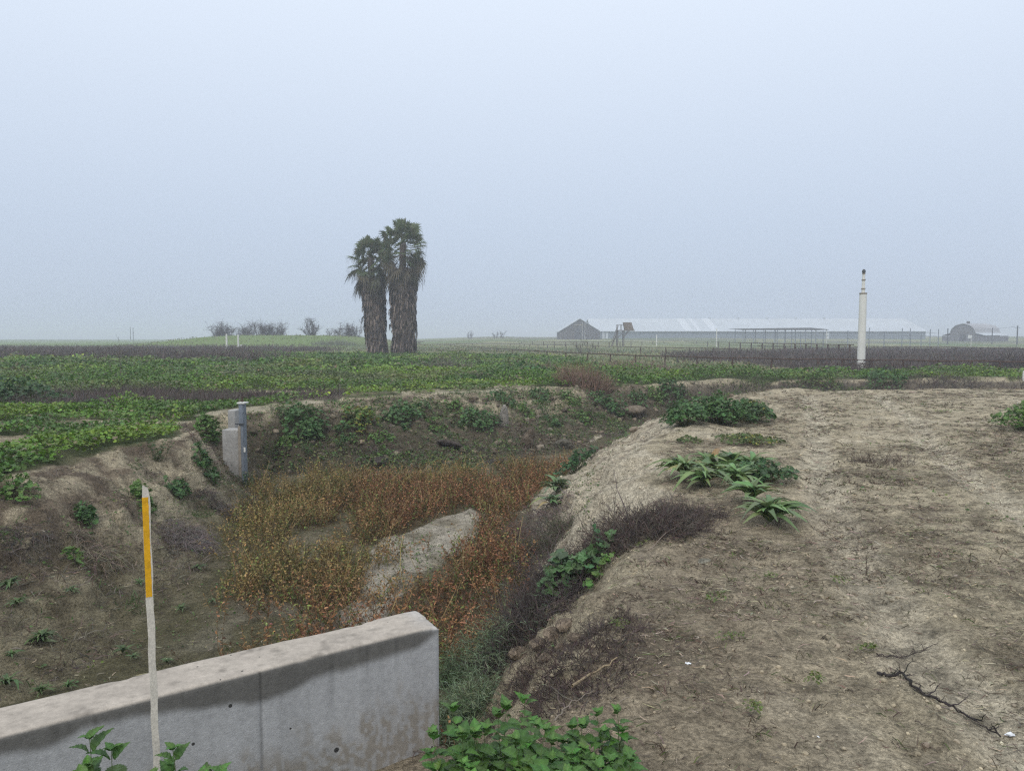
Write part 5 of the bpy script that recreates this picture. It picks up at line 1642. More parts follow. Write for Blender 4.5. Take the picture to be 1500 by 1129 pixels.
# feathery pale grass weeds near the headwall end
def feather(px, py, h, R, n, label, loc=None, col=(0.20, 0.26, 0.15)):
    p = hit(px, py) if loc is None else np.array([*loc, hz(*loc)])
    a = Acc()
    b = np.zeros((n, 3)); b[:, 0] = rng.normal(0, R * 0.45, n); b[:, 1] = rng.normal(0, R * 0.35, n)
    b[:, 2] = H(p[0] + b[:, 0], p[1] + b[:, 1]) - p[2]
    d = rdir(n, 0.45, 1.0)
    P = twig_set(a, b, d, h * U(0.4, 1.05, n), np.full(n, 0.0032), jit(col, n, 0.25), 0.3, 7, 0.3)
    for q in range(6):
        k = rng.integers(2, 7, n)
        s = P[np.arange(n), k]
        twig_set(a, s, rdir(n, -0.3, 0.9), h * U(0.06, 0.18, n), np.full(n, 0.0024), jit(np.array(col) * 1.05, n, 0.25), 0.2, 4, 0.4)
    o = a.build('feathery_weed', M['leaf'], smooth=False); o.location = p
    return tag(o, label, 'plant', 'pale feathery weeds beside the headwall end')
feather(728, 965, 0.55, 0.22, 260, 'tallest pale feathery weed, against the dark brush right of the headwall')
feather(690, 1040, 0.40, 0.26, 300, 'pale feathery weed just right of the headwall end')
feather(668, 1000, 0.40, 0.2, 200, 'narrow feathery weed behind the headwall corner', col=(0.12, 0.17, 0.085))
feather(660, 1080, 0.30, 0.3, 240, 'low feathery weed at the foot of the headwall end', col=(0.12, 0.16, 0.08))
feather(805, 800, 0.40, 0.35, 220, 'thin green grassy weed in the brush above the big leaved mallow', col=(0.12, 0.135, 0.075))

# --- broad leaf rosettes -----------------------------------------------------------------
G2 = 'broad leaf rosettes on the track edge'
RG = (0.16, 0.235, 0.09)
for (px, py, R, n, lab) in ((1002, 700, 0.36, 26, 'silvery rosette at the left end of the leafy row on the track edge'),
                            (1040, 692, 0.34, 24, 'upright rosette second from the left in the back of the leafy row'),
                            (1070, 690, 0.34, 22, 'rosette at the middle back of the leafy row'),
                            (1100, 694, 0.32, 22, 'rosette at the right back of the leafy row beside the dark mallow'),
                            (1032, 714, 0.32, 24, 'front rosette with drooping leaves in the middle of the leafy row'),
                            (1080, 712, 0.33, 22, 'front rosette right of centre in the leafy row'),
                            (1102, 735, 0.30, 18, 'flat rosette alone on the sand below the leafy row'),
                            (1128, 768, 0.32, 30, 'bright rosette nearest the viewer below the leafy row'),
                            (1058, 700, 0.26, 16, 'small rosette squeezed in the centre of the leafy row')):
    rosette('broadleaf_rosette', px, py, R * 1.05, int(n * 1.2), lab, G2, RG, w=0.72)
rosette('broadleaf_rosette', 815, 722, 0.34, 22, 'pale rosette beside the hanging brush below the sandy spur', G2, (0.15, 0.20, 0.10), h=0.95)
rosette('broadleaf_rosette', 808, 742, 0.26, 16, 'green rosette just under the pale one below the sandy spur', G2, (0.10, 0.17, 0.06), h=0.8)
G3 = 'small rosette weeds on the canal floor'
for (px, py, R, n, lab) in ((60, 1018, 0.17, 16, 'small spiky rosette on the canal floor near the headwall left end'),
                            (10, 1008, 0.20, 16, 'spiky rosette at the left photo edge on the canal floor'),
                            (100, 1010, 0.13, 14, 'tiny rosette right of the spiky one by the headwall left end'),
                            (62, 945, 0.24, 30, 'bright leafy rosette patch on the left canal floor'),
                            (18, 965, 0.14, 14, 'small pale rosette at far left canal floor'),
                            (180, 960, 0.18, 14, 'rosette on the canal floor left of the stake'),
                            (196, 968, 0.12, 12, 'tiny bright rosette touching the stake on its left side'),
                            (105, 870, 0.15, 14, 'small green rosette below the dead tuft on the left bank'),
                            (290, 835, 0.16, 14, 'pale green rosette right of the stake below the grey tuft'),
                            (265, 895, 0.14, 12, 'light rosette right of the stake middle'),
                            (15, 862, 0.22, 20, 'leafy rosette at the left edge halfway up the bank'),
                            (25, 890, 0.16, 14, 'lower rosette at the left edge of the bank'),
                            (205, 858, 0.13, 12, 'tiny rosette just left of the yellow band end'),
                            (310, 885, 0.12, 12, 'tiny rosette between the stake and the rusty weeds'),
                            (245, 975, 0.12, 12, 'tiny rosette behind the headwall right of the stake')):
    rosette('floor_rosette', px, py, R * 0.62, n, lab, G3, (0.085, 0.13, 0.045), w=0.75, h=0.75)
G4 = 'small green sprouts on the dirt track'
for (px, py, R, h, lab) in ((1070, 938, 0.085, 0.04, 'low green sprout on the track left of the fallen branches'),
                         (1232, 858, 0.10, 0.06, 'green sprout at the foot of the dry stalk on the track'),
                         (1193, 1008, 0.065, 0.06, 'bright yellow green sprout left of the dark fallen branch'),
                         (1103, 1045, 0.04, 0.05, 'tiny bright sprout on the near track'),
                         (1160, 760, 0.05, 0.05, 'tiny sprout beside the bright nearest rosette'),
                         (1270, 955, 0.05, 0.03, 'small green sprout between the two fallen branches'),
                         (905, 925, 0.07, 0.08, 'green grass sprout in the brush at the track edge'),
                         (1180, 600, 0.40, 0.10, 'green patch at the left wheel track far end'),
                         (1390, 605, 0.35, 0.08, 'green patch on the far right of the track'),
                         (1048, 880, 0.10, 0.05, 'leafy sprout beside the straws on the near track'),
                         (1128, 850, 0.05, 0.03, 'faint green sprout left of the dry stalk'),
                         (940, 800, 0.07, 0.03, 'green sprout on the track edge below the big brush')):
    clump('track_sprout', px, py, R, h, 60, lab, G4, 0.016 if R < .2 else 0.03, (0.13, 0.165, 0.045), proto=PSM, stems=False)

# --- dry brush ----------------------------------------------------------------------------
G5 = 'dead brush tufts on the canal banks'
DK = (0.090, 0.072, 0.062); GR = (0.165, 0.135, 0.12); RD = (0.215, 0.145, 0.11)
brush('dead_brush', 925, 782, 0.62, 0.30, 1300, 'large dark tangle of dead twigs at the crest, left part below the spur', 'dead brush', G5, DK, 0.0042, yscale=0.8)
brush('dead_brush', 995, 760, 0.42, 0.20, 600, 'dark dead twigs trailing onto the track, right part of the tangle', 'dead brush', G5, DK, 0.0038, yscale=0.6)
brush('dead_brush', 860, 815, 0.40, 0.32, 750, 'dark dead brush filling the hollow under the big tangle', 'dead brush', G5, DK, 0.0040, yscale=1.0)
brush('dead_brush', 790, 905, 0.40, 0.38, 620, 'dark dead brush in the deep hollow left of the bare clods', 'dead brush', G5, (0.085, 0.07, 0.066), 0.0038, yscale=1.0)
brush('dead_brush', 890, 925, 0.24, 0.13, 420, 'dark twiggy brush on the near bank above the bare clods', 'dead brush', G5, (0.08, 0.062, 0.055), 0.0024, yscale=1.0)
brush('dead_brush', 762, 925, 0.28, 0.38, 330, 'tall dark twigs behind the tallest pale feathery weed', 'dead brush', G5, (0.085, 0.07, 0.063), 0.0036, yscale=1.2)
brush('dead_brush', 815, 850, 0.36, 0.36, 700, 'dark dead brush beside the rusty weeds above the big leaved mallow', 'dead brush', G5, (0.10, 0.082, 0.072), 0.0036, yscale=1.2)
brush('dead_brush', 800, 800, 0.36, 0.36, 600, 'greyish dead brush between the green grassy weed and the rusty weeds', 'dead brush', G5, (0.13, 0.105, 0.09), 0.0036, yscale=1.2)
brush('dead_brush', 745, 800, 0.30, 0.30, 420, 'reddish brown dead stems at the right edge of the rusty weeds', 'dead brush', G5, (0.17, 0.12, 0.09), 0.0036, yscale=1.2)
brush('dead_brush', 855, 975, 0.27, 0.13, 560, 'dark twiggy brush on the near bank left of the cane', 'dead brush', G5, (0.08, 0.062, 0.055), 0.0024, yscale=1.0)
brush('dead_brush', 775, 1000, 0.30, 0.16, 700, 'lowest dark twiggy brush next to the foreground nettles', 'dead brush', G5, (0.085, 0.066, 0.060), 0.0024, yscale=1.0)
brush('dead_brush', 815, 1030, 0.22, 0.10, 420, 'flat dark twiggy brush between the cane and the nettles', 'dead brush', G5, (0.085, 0.066, 0.060), 0.0024, yscale=1.0)
brush('dead_brush', 785, 765, 0.55, 0.42, 700, 'grey pink dead brush hanging at the edge of the rusty weeds', 'dead brush', G5, GR, 0.0045, up=(-0.2, 0.6), sag=0.5)
brush('dead_brush', 268, 790, 0.26, 0.34, 1100, 'grey dead grass tuft on the left bank right of the stake', 'dead brush', G5, (0.17, 0.142, 0.13), 0.0034, up=(0.1, 0.8), sag=0.5, yscale=1.6)
brush('dead_brush', 316, 745, 0.30, 0.34, 800, 'dark dead brush below the notch on the left bank', 'dead brush', G5, (0.12, 0.10, 0.088), 0.0038, up=(-0.1, 0.7), sag=0.5)
brush('dead_brush', 132, 812, 0.2, 0.40, 520, 'straw coloured dead grass tuft hanging on the left bank', 'dead brush', G5, (0.20, 0.165, 0.125), 0.0032, up=(-0.2, 0.6), sag=0.8)
brush('dead_brush', 20, 785, 0.34, 0.28, 420, 'dark dead brush at the left photo edge below the bank crest', 'dead brush', G5, (0.10, 0.085, 0.075), 0.0036, up=(-0.1, 0.6), sag=0.6)
brush('dead_brush', 545, 668, 0.42, 0.30, 420, 'straw tuft hanging at the foot of the far bank', 'dead brush', G5, GR, 0.004, up=(-0.2, 0.5), sag=0.8)
brush('dead_brush', 440, 690, 0.60, 0.26, 420, 'dark dead grass below the largest mallow clump', 'dead brush', G5, (0.13, 0.11, 0.085), 0.004, up=(-0.1, 0.6), sag=0.5)
brush('dead_brush', 705, 655, 0.55, 0.40, 480, 'dead roots and straw hanging under the clump by the pale slab', 'dead brush', G5, (0.17, 0.135, 0.115), 0.004, up=(-0.3, 0.5), sag=0.9)
brush('dead_brush', 905, 640, 0.7, 0.45, 520, 'dead straw hanging at the far end of the canal left of the spur', 'dead brush', G5, GR, 0.004, up=(-0.2, 0.5), sag=0.8)
brush('dead_brush', 860, 668, 0.5, 0.35, 320, 'brown dead brush at the far foot of the sandy spur', 'dead brush', G5, (0.15, 0.12, 0.10), 0.004)
brush('dead_brush', 1288, 680, 0.42, 0.20, 230, 'sparse dead twigs standing in the middle of the dirt track', 'dead brush', G5, (0.12, 0.095, 0.075), 0.003, up=(0.4, 1.0))
brush('dead_brush', 855, 566, 0.85, 0.9, 420, 'reddish upright dead tuft on the far bank top', 'dead brush', G5, RD, 0.008, up=(0.75, 1.0), sag=0.05, wig=0.15)
brush('dead_brush', 785, 549, 1.6, 0.7, 380, 'pinkish dead grass behind the wide dark mallow patch', 'dead brush', G5, (0.19, 0.15, 0.125), 0.012, up=(0.6, 1.0))
brush('dead_brush', 925, 545, 2.0, 0.9, 520, 'reddish dead grass along the near fence line', 'dead brush', G5, (0.21, 0.15, 0.12), 0.012, up=(0.6, 1.0))
brush('dead_brush', 1010, 548, 2.4, 0.6, 420, 'greyish dead weeds along the near fence right of the reddish grass', 'dead brush', G5, (0.16, 0.13, 0.105), 0.012, up=(0.5, 1.0))
brush('dead_brush', 660, 540, 1.5, 1.3, 110, 'tall leafless grey weed right of the palms', 'dead brush', G5, (0.15, 0.125, 0.12), 0.008, up=(0.75, 1.0))
brush('dead_brush', 700, 556, 1.6, 0.35, 300, 'low dark dead weeds in the green field below the palms', 'dead brush', G5, (0.12, 0.10, 0.09), 0.012, up=(0.3, 1.0))
brush('dead_brush', 1380, 562, 1.5, 0.35, 420, 'grey dead weeds at the back of the track on the right', 'dead brush', G5, (0.15, 0.13, 0.11), 0.009, up=(0.3, 1.0))
brush('dead_brush', 1486, 545, 1.6, 1.0, 700, 'dark thicket by the fence at the right edge', 'dead brush', G5, (0.075, 0.062, 0.06), 0.016, up=(0.3, 1.0))
brush('dead_brush', 105, 600, 1.3, 0.45, 520, 'dark dead thicket in front of the left mallow mound', 'dead brush', G5, (0.095, 0.078, 0.078), 0.007, up=(0.2, 0.9))
brush('dead_brush', 490, 505, 4, 1.2, 420, 'pale grey green weeds in front of the corral fence', 'dead brush', G5, (0.17, 0.175, 0.13), 0.02, up=(0.5, 1.0))

# --- bare trees and shrubs on the horizon ---------------------------------------------------
def bare_tree(name, px, y, top_py, wpx, n, label, cat, group, col=(0.075, 0.058, 0.056), r0=0.05, trunk=True):
    b = on_ground(px, y); h = (at_y(px, top_py, y)[2] - b[2]) * 1.12; R = wpx / 2 / F * y * 1.15
    root = empty(name, b, label, cat, group)
    a = Acc()
    m2 = max(5, n // 40)
    base = np.zeros((m2, 3)); base[:, 0] = U(-R * 0.55, R * 0.55, m2) if not trunk else U(-0.2, 0.2, m2); base[:, 1] = U(-R * .3, R * .3, m2)
    d = rdir(m2, 0.75, 1.0)
    P = twig_set(a, base, d, h * U(0.65, 1.0, m2), np.full(m2, r0 * 1.6), jit(col, m2), 0.25, 8)
    a.build('trunk', M['dry'], root)
    a = Acc()
    k = rng.integers(0, m2, n); s = rng.integers(1, 8, n)
    q = P[k, s]
    dd = rdir(n, 0.2, 1.0)
    T = twig_set(a, q, dd, np.minimum(h * 0.45, R * 0.7) * U(0.3, 1.0, n), r0 * U(0.35, 0.8, n), jit(col, n, 0.3), 0.35, 5)
    k = rng.integers(0, n, n * 2); s = rng.integers(1, 5, n * 2)
    twig_set(a, T[k, s], rdir(n * 2, 0, 1.0), min(h * 0.2, R * 0.4) * U(0.3, 1.0, n * 2), r0 * U(0.25, 0.5, n * 2), jit(col, n * 2, 0.3), 0.35, 4)
    a.build('crown', M['dry'], root, smooth=False)
    return root
G6 = 'bare shrubs on the horizon left of the palms'
for (px, top, w, lab) in ((322, 483, 18, 'small faint bare shrub at the left end of the row on the levee'),
                          (336, 479, 26, 'bare shrub second from the left on the levee behind the vent pipes'),
                          (362, 480, 30, 'low bare shrub in the middle of the row on the levee'),
                          (386, 476, 26, 'tallest bare shrub of the row on the levee'),
                          (406, 478, 30, 'bare shrub at the right end of the row on the levee')):
    bare_tree('bare_shrub', px, 165, top - 1, w * 1.3, 520, lab, 'shrub', G6, trunk=False)
bare_tree('bare_tree', 457.5, 160, 472, 26, 420, 'round bare tree standing alone left of the corral fence', 'tree', G6)
bare_tree('bare_shrub', 481, 190, 483, 14, 160, 'small faint shrub between the lone bare tree and the dense shrubs', 'shrub', G6, trunk=False)
bare_tree('bare_shrub', 499, 165, 477, 22, 330, 'left half of the dense bare shrubs behind the corral fence', 'shrub', G6, trunk=False)
bare_tree('bare_shrub', 516, 165, 476, 26, 420, 'right half of the dense bare shrubs behind the corral fence', 'shrub', G6, trunk=False)
G7 = 'faint shrubs on the horizon right of the palms'
bare_tree('bare_shrub', 688, 330, 486.5, 9, 120, 'tiny faint shrub on the horizon nearest the palms', 'shrub', G7, r0=0.07, trunk=False)
bare_tree('bare_shrub', 727, 330, 488, 8, 120, 'tiny faint low shrub, the left of a touching pair on the horizon', 'shrub', G7, r0=0.07, trunk=False)
bare_tree('bare_shrub', 735, 330, 485, 7, 120, 'tiny faint taller shrub, the right of a touching pair on the horizon', 'shrub', G7, r0=0.07, trunk=False)
bare_tree('bare_shrub', 857, 100, 499, 0.8 * 30, 120, 'thin leafless weed standing before the gabled barn', 'shrub', None, r0=0.02, trunk=False)
# scattered thin stalks in the left field
G8 = 'tall thin dead stalks in the left field'
for (px, py, h, lab) in ((178, 560, 1.7, 'tallest thin dead stalk in the left field'), (253, 556, 0.8, 'short pale dead stalk in the left field'),
                         (105, 555, 0.7, 'short dead stalk left of the tallest one in the field'), (75, 600, 0.3, 'stubby reddish stalk by the dark thicket on the left')):
    p = hit(px, py); a = Acc()
    P = twig_set(a, np.zeros((1, 3)), np.array([[0.02, 0, 1.0]]), np.array([h]), np.array([0.012]), np.array([[0.12, 0.095, 0.08]]), 0.08, 9)
    twig_set(a, P[0, 3:8], rdir(5, 0.6, 1.0), np.full(5, h * 0.18), np.full(5, 0.007), jit((0.12, 0.095, 0.08), 5), 0.2, 4)
    o = a.build('dead_stalk', M['dry']); o.location = p; tag(o, lab, 'stalk', G8)
for (px, py, h, lab) in ((1268, 846, 0.15, 'short knobbly dry stalk standing on the dirt track'), (1420, 824, 0.11, 'thin dry stalk standing at the right of the dirt track')):
    p = hit(px, py); a = Acc()
    P = twig_set(a, np.zeros((1, 3)), np.array([[0.03, 0, 1.0]]), np.array([h]), np.array([0.0035]), np.array([[0.08, 0.06, 0.05]]), 0.15, 9)
    if px == 1268:
        k = rng.integers(1, 8, 22)
        a.inst(PSM, P[0, k] + U(-.006, .006, (22, 3)), frames(rdir(22, -0.4, 0.8), rdir(22, 0.2, 1)), U(0.01, 0.02, 22), jit((0.09, 0.065, 0.05), 22))
    o = a.build('dry_stalk', M['dry']); o.location = p; tag(o, lab, 'stalk', 'dry stalks on the track')

# --- fallen branches, cane, straws, trash, rocks ------------------------------------------------
def branch_px(name, pts, r, label, col, subs, seedlift=0.012, cat='branch', sub_len=0.12):
    W_ = np.array([hit(*p) for p in pts]); W_[:, 2] += seedlift
    t = np.linspace(0, len(W_) - 1, len(W_) * 4)
    P = np.stack([np.interp(t, np.arange(len(W_)), W_[:, k]) for k in range(3)], 1)
    P[1:-1] += rng.normal(0, 0.0035, P[1:-1].shape)
    root = empty(name, W_[0], label, cat)
    P = P - W_[0]
    a = Acc(); a.tubes(P[None], (r * np.linspace(1, 0.45, len(P)) * (1 + 0.15 * np.sin(np.arange(len(P)) * 1.7)))[None], np.array([col]), 7)
    a.build('main_stem', M['dry'], root)
    if subs:
        a = Acc(); k = rng.integers(2, len(P) - 1, subs)
        Q = twig_set(a, P[k], rdir(subs, 0.05, 0.75), sub_len * U(0.4, 1.2, subs), np.full(subs, r * 0.5), jit(col, subs), 0.4, 6, 0, 4)
        k2 = rng.integers(1, 5, subs)
        twig_set(a, Q[np.arange(subs), k2], rdir(subs, 0.0, 0.8), sub_len * 0.4 * U(0.4, 1.2, subs), np.full(subs, r * 0.3), jit(col, subs), 0.4, 4, 0, 3)
        a.build('side_twigs', M['dry'], root)
    return root
BK = (0.042, 0.036, 0.034)
branch_px('fallen_branch', [(1285, 994), (1300, 998), (1322, 991), (1335, 1005), (1352, 1022), (1382, 1038), (1412, 1053), (1440, 1070), (1466, 1086)], 0.0075, 'long dark crooked branch lying on the near track at lower right', BK, 24, 0.016, sub_len=0.09)
branch_px('fallen_branch', [(1284, 962), (1300, 966), (1330, 965), (1348, 960), (1374, 948)], 0.0038, 'thin twiggy branch lying above the long dark one', (0.07, 0.055, 0.05), 12, 0.012, sub_len=0.11)
branch_px('cane', [(838, 1020), (870, 999), (904, 978)], 0.0075, 'thick pale straw cane lying over the bank brush', (0.30, 0.235, 0.15), 0, 0.05, 'cane')
branch_px('dry_stick', [(812, 1066), (835, 1040), (870, 1022)], 0.0035, 'pale curved stick under the cane at the bank edge', (0.25, 0.21, 0.17), 2, 0.03, 'stick')
branch_px('dry_stick', [(905, 792), (960, 765), (985, 768), (960, 780), (930, 790)], 0.004, 'pale looped stick lying in the big dark tangle', (0.27, 0.22, 0.17), 3, 0.06, 'stick')
branch_px('dry_stick', [(950, 815), (975, 790), (1015, 765), (1030, 735)], 0.004, 'pale stick rising from the right end of the dark tangle', (0.24, 0.19, 0.15), 5, 0.05, 'stick')
branch_px('dry_stick', [(890, 830), (920, 815), (935, 812)], 0.003, 'pale stick at the edge of the track below the tangle', (0.26, 0.22, 0.17), 2, 0.02, 'stick')
branch_px('dry_stick', [(900, 855), (940, 845), (955, 850)], 0.003, 'pale forked stick on the near track edge', (0.26, 0.22, 0.17), 3, 0.02, 'stick')
branch_px('dry_stick', [(1024, 803), (1050, 812)], 0.003, 'short straw lying on the track above the flat stone', (0.33, 0.27, 0.2), 0, 0.012, 'stick')
branch_px('dry_stick', [(1010, 830), (1045, 845), (1062, 852)], 0.0025, 'thin straw lying below the flat stone', (0.32, 0.26, 0.2), 0, 0.012, 'stick')
branch_px('dry_stick', [(920, 995), (932, 1015), (944, 1026)], 0.0028, 'thin dark stick lying on the track right of the cane', (0.16, 0.12, 0.09), 1, 0.012, 'stick')
branch_px('dry_stick', [(1340, 1060), (1360, 1068)], 0.0025, 'short twig below the long dark branch', (0.1, 0.08, 0.07), 0, 0.012, 'stick')
branch_px('dry_stick', [(1172, 655), (1200, 665), (1222, 670)], 0.005, 'dark thin branch lying across the left wheel track', (0.09, 0.07, 0.06), 4, 0.02, 'stick')
branch_px('dry_stick', [(1160, 714), (1175, 712), (1183, 724)], 0.006, 'pale root end sticking out right of the dark mallow clump', (0.28, 0.23, 0.17), 0, 0.03, 'stick')
branch_px('dry_stick', [(1165, 745), (1173, 757)], 0.006, 'stubby dark stick right of the bright nearest rosette', (0.08, 0.06, 0.05), 1, 0.03, 'stick')
branch_px('dry_stick', [(470, 1112), (500, 1105), (545, 1098), (600, 1110), (640, 1118)], 0.0035, 'arching dry stem at the foot of the headwall', (0.09, 0.07, 0.06), 5, 0.03, 'stick')
branch_px('dry_stick', [(565, 1060), (580, 1085), (612, 1112)], 0.003, 'dark stem leaning against the foot of the headwall', (0.08, 0.06, 0.055), 3, 0.03, 'stick')

def rock(px, py, s, label, col=(0.2, 0.165, 0.12), flatz=0.6, rot=0.0, seed=1, tilt=0.0, sink=0.3, name='rock'):
    p = hit(px, py)
    V, Fc, T = p_rock(seed, 3, flatz, 0.30)
    V = V * np.array(s)
    n3_ = fbm(V[:, 0] * 6 / max(s[0], .05) + seed, V[:, 1] * 6 / max(s[0], .05) + V[:, 2] * 5 / max(s[0], .05), 300 + seed, 4)
    V = V * (1 + 0.10 * n3_[:, None])
    a = Acc(); a.add(V, Fc, np.array(col)[None] * (1 + 0.2 * n3_[:, None]))
    o = a.build(name, M['ground'], smooth=False)
    o.location = (p[0], p[1], p[2] + s[2] * (1 - 2 * sink) * 0.6)
    o.rotation_euler = (tilt, 0.15 * math.sin(seed), rot)
    return tag(o, label, 'rock' if name == 'rock' else 'slab')
rock(738, 625, (0.13, 0.12, 0.52), 'pale upright broken slab leaning on the far bank', (0.33, 0.30, 0.26), 1.0, 0.3, 3, 0.25, name='broken_slab')
rock(773, 655, (0.2, 0.15, 0.4), 'brown tilted rock standing on the far bank', (0.17, 0.135, 0.10), 1.0, 0.6, 4, 0.4)
rock(722, 679, (0.24, 0.18, 0.10), 'dark flat rock at the foot of the far bank', (0.07, 0.062, 0.055), 0.8, 0.1, 5)
rock(927, 607, (0.45, 0.3, 0.22), 'flat brown boulder left of the sandy spur on the far bank', (0.21, 0.17, 0.125), 0.8, 0.2, 6)
rock(825, 655, (0.25, 0.2, 0.2), 'greyish rock at the foot of the far bank near the spur', (0.16, 0.145, 0.115), 0.8, 0.9, 7)
rock(660, 652, (0.30, 0.2, 0.13), 'dark ledge rock under the straw on the far bank', (0.085, 0.07, 0.06), 0.8, 0.4, 8)
rock(558, 678, (0.2, 0.2, 0.12), 'dark rock under the hanging straw tuft', (0.08, 0.068, 0.06), 0.8, 1.2, 9)
rock(1030, 823, (0.055, 0.035, 0.018), 'flat grey stone lying on the near track', (0.30, 0.28, 0.22), 0.9, 0.1, 10)
rock(850, 998, (0.03, 0.025, 0.02), 'small pink clod beside the cane', (0.30, 0.22, 0.17), 0.9, 0.1, 11)
CL = ['lowest left large pale clod at the edge of the hollow right of the headwall', 'large clod just above the lowest left one on the bare bank', 'pale clod in the middle of the row climbing the bare bank',
      'topmost large clod on the bare bank under the dark twigs', 'medium clod below the two large ones at the hollow edge', 'medium clod half hidden by twigs in the middle of the bare bank',
      'small clod among the twigs above the cane end', 'small clod farthest right among the twigs on the bare bank']
for (px, py, s, sd) in ((765, 960, .10, 21), (790, 945, .09, 22), (812, 930, .07, 23), (832, 915, .08, 24), (775, 985, .07, 25), (800, 965, .06, 26), (822, 950, .05, 27), (845, 935, .05, 28)):
    p = hit(px, py); V, Fc, T = p_rock(sd, 2, 0.7, 0.3); a = Acc(); a.add(V * s * [1, 1, .8], Fc, (0.26, 0.205, 0.15))
    o = a.build('earth_clod', M['ground'], smooth=False); o.location = p; o.rotation_euler = (0, 0, sd)
    tag(o, CL.pop(0), 'clod', 'crumbling clods on the near bank')
def scrap(px, py, s, label, col=(0.8, 0.82, 0.84)):
    p = hit(px, py); g = 7
    xs_, ys_ = np.meshgrid(np.linspace(-1, 1, g), np.linspace(-0.6, 0.6, g))
    z = 0.35 * fbm(xs_ * 1.7 + px, ys_ * 1.7, 400, 3) + 0.25
    top = np.stack([xs_ * (1 + 0.2 * z), ys_, z], -1).reshape(-1, 3) * s
    idx = np.arange(g * g).reshape(g, g)
    q = np.stack([idx[:-1, :-1], idx[:-1, 1:], idx[1:, 1:], idx[1:, :-1]], -1).reshape(-1, 4)
    bot = top - [0, 0, s * 0.08]
    a = Acc(); a.add(top, q, col); a.add(bot, q[:, ::-1], col)
    o = a.build('plastic_scrap', M['dry']); o.location = (p[0], p[1], p[2] + s * 0.1); o.rotation_euler = (0, 0, px)
    tag(o, label, 'litter', 'bits of white litter')
scrap(1480, 1084, 0.022, 'white crumpled scrap at the thick end of the long dark branch')
scrap(1008, 974, 0.014, 'white crumpled scrap on the near track left of the branches')
scrap(70, 1059, 0.0001 + 0.012, 'tiny white scrap near the left end of the headwall')
scrap(1199, 1079, 0.006, 'tiny white fleck on the near track')

# --- foreground nettles ----------------------------------------------------------------------
def nettle(base, h, nst, label, leaf=0.06, col=(0.070, 0.150, 0.030), spread=0.10, lean=(0, 0), sw=0.35):
    root = empty('nettle_plant', base, label, 'plant', 'serrated leafy weeds in the foreground')
    st, lv = Acc(), Acc()
    for q in range(nst):
        b = np.array([U(-spread, spread), U(-spread, spread) * 0.7, -0.02])
        d = np.array([U(-1, 1) * sw + lean[0], U(-1, 0.6) * sw + lean[1], 1.0]); d /= np.linalg.norm(d)
        hh = h * U(0.65 if sw > 0.2 else 0.92, 1.05)
        P = twig_set(st, b[None], d[None], np.array([hh]), np.array([0.0035]), np.array([[0.14, 0.19, 0.07]]), 0.10, 10, 0, 5)[0]
        nn = 7
        a0 = U(0, 3.14)
        for k in range(nn):
            f = 0.32 + 0.68 * (k + 0.5) / nn
            c = P[int(f * 9)] * (1 - (f * 9) % 1) + P[min(9, int(f * 9) + 1)] * ((f * 9) % 1)
            for s in (0, 1):
                an = a0 + k * 1.57 + s * math.pi + U(-0.25, 0.25)
                el = U(-0.05, 0.35) + 0.65 * (f > 0.9)
                dd = np.array([math.cos(an) * math.cos(el), math.sin(an) * math.cos(el), math.sin(el)])
                L = leaf * (1.25 - 0.75 * f) * U(0.85, 1.25) * 1.5
                lv.inst(PSR, (c + dd * 0.008)[None], frames(dd[None], np.array([[-0.3 * dd[0], -0.3 * dd[1], 1.0]]) + rng.normal(0, .12, (1, 3))), np.array([L]), jit(col, 1, 0.2))
        for s in range(5):
            an = U(0, 6.28); dd = np.array([math.cos(an) * 0.7, math.sin(an) * 0.7, 0.7])
            lv.inst(PSR, P[-1][None], frames(dd[None], np.array([[0, 0, 1.0]])), np.array([leaf * U(0.35, 0.6)]), jit(np.array(col) * 1.35, 1, 0.15))
    st.build('stems', M['leaf'], root)
    lv.build('leaves', M['leaf'], root, smooth=True)
    return root
def n_at(px, py_top, y, lab, nst=4, leaf=0.06, hmul=1.0, **k):
    t = at_y(px, py_top, y); g = hz(t[0], t[1])
    return nettle((t[0], t[1], g), max(0.12, (t[2] - g)) * hmul, nst, lab, leaf, **k)
n_at(172, 1092, 1.95, 'serrated weed tips poking up left of the stake foot', 4, 0.075, spread=0.05, sw=0.08)
n_at(322, 1092, 1.95, 'serrated weed tips poking up right of the stake foot', 4, 0.07, spread=0.05, sw=0.08)
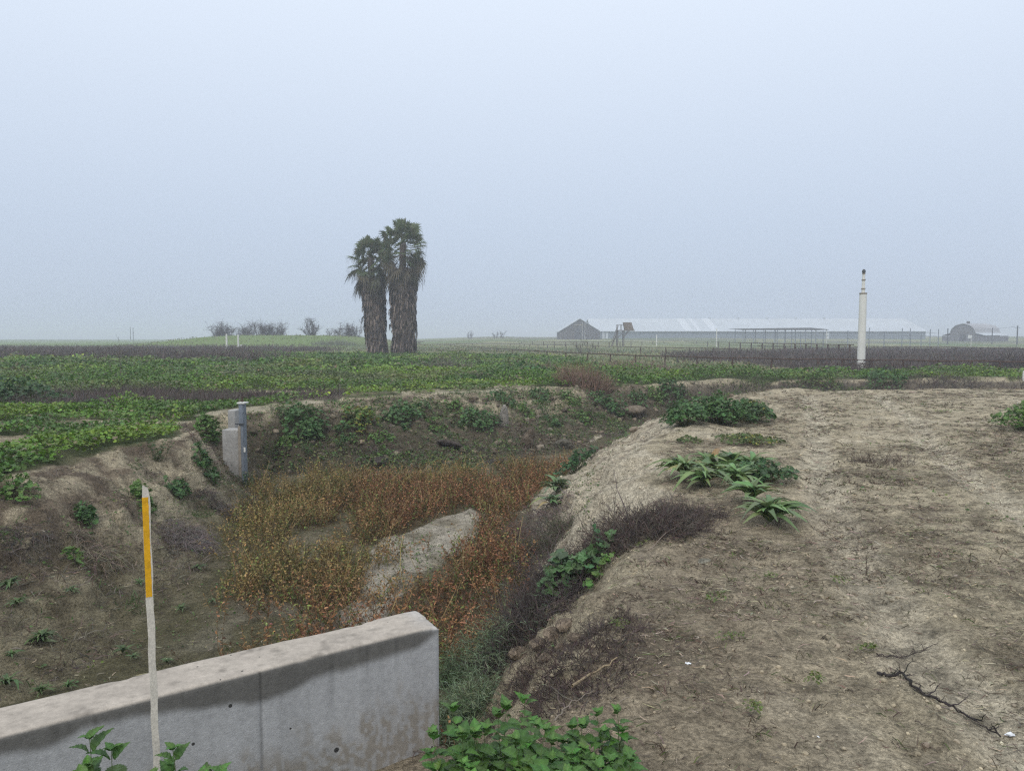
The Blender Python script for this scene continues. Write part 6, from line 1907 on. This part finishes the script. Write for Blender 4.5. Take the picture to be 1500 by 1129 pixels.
n_at(84, 1108, 1.92, 'single leaf tip poking up farthest left at the bottom edge', 1, 0.055, spread=0.01, sw=0.03)
n_at(248, 1112, 1.9, 'low serrated weed tips directly at the stake foot', 3, 0.06, spread=0.04, sw=0.08)
for (px, top, y, lab, n_, lf) in ((655, 1078, 2.45, 'leafy weed at the left end of the foreground clump by the headwall', 4, 0.05),
                                (715, 1042, 2.60, 'upright leafy weed left of centre in the foreground clump', 5, 0.052),
                                (695, 1085, 2.35, 'low leafy weed filling the front left of the foreground clump', 5, 0.055),
                                (755, 1068, 2.45, 'broad leafy weed in the middle of the foreground clump', 6, 0.058),
                                (790, 1050, 2.62, 'leafy weed with pale tip behind the middle of the foreground clump', 4, 0.05),
                                (810, 1088, 2.35, 'low broad leaved weed at the bottom middle of the foreground clump', 5, 0.062),
                                (845, 1065, 2.55, 'leafy weed right of centre in the foreground clump', 4, 0.052),
                                (885, 1052, 2.62, 'upright leafy weed near the right end of the foreground clump', 4, 0.048),
                                (905, 1095, 2.40, 'lowest leafy weed at the right end of the foreground clump', 4, 0.05),
                                (745, 1108, 2.25, 'front leafy weed cut by the bottom edge, middle of the clump', 5, 0.06),
                                (850, 1112, 2.25, 'front leafy weed cut by the bottom edge, right of the clump', 4, 0.055)):
    n_at(px, top - 14, y, lab, n_ + 2, lf * 1.12, spread=0.08, sw=0.25)

# ================================================================== HAZE
hb = Acc()
hb.box((0, 1250, 7.6), (4900, 3400, 21.8))
def g_haze(nt, b):
    nt.nodes.remove(b)
    v = N(nt, 'ShaderNodeVolumePrincipled')
    v.inputs['Color'].default_value = (0.88, 0.925, 1.0, 1)
    v.inputs['Density'].default_value = 0.0017
    v.inputs['Anisotropy'].default_value = 0.0
    nt.links.new(v.outputs[0], nt.nodes['Material Output'].inputs['Volume'])
mh = material('haze', g_haze)
mh.cycles.homogeneous_volume = True if hasattr(mh.cycles, 'homogeneous_volume') else None
hz_o = hb.build('haze', mh, smooth=False)
hz_o['kind'] = 'stuff'
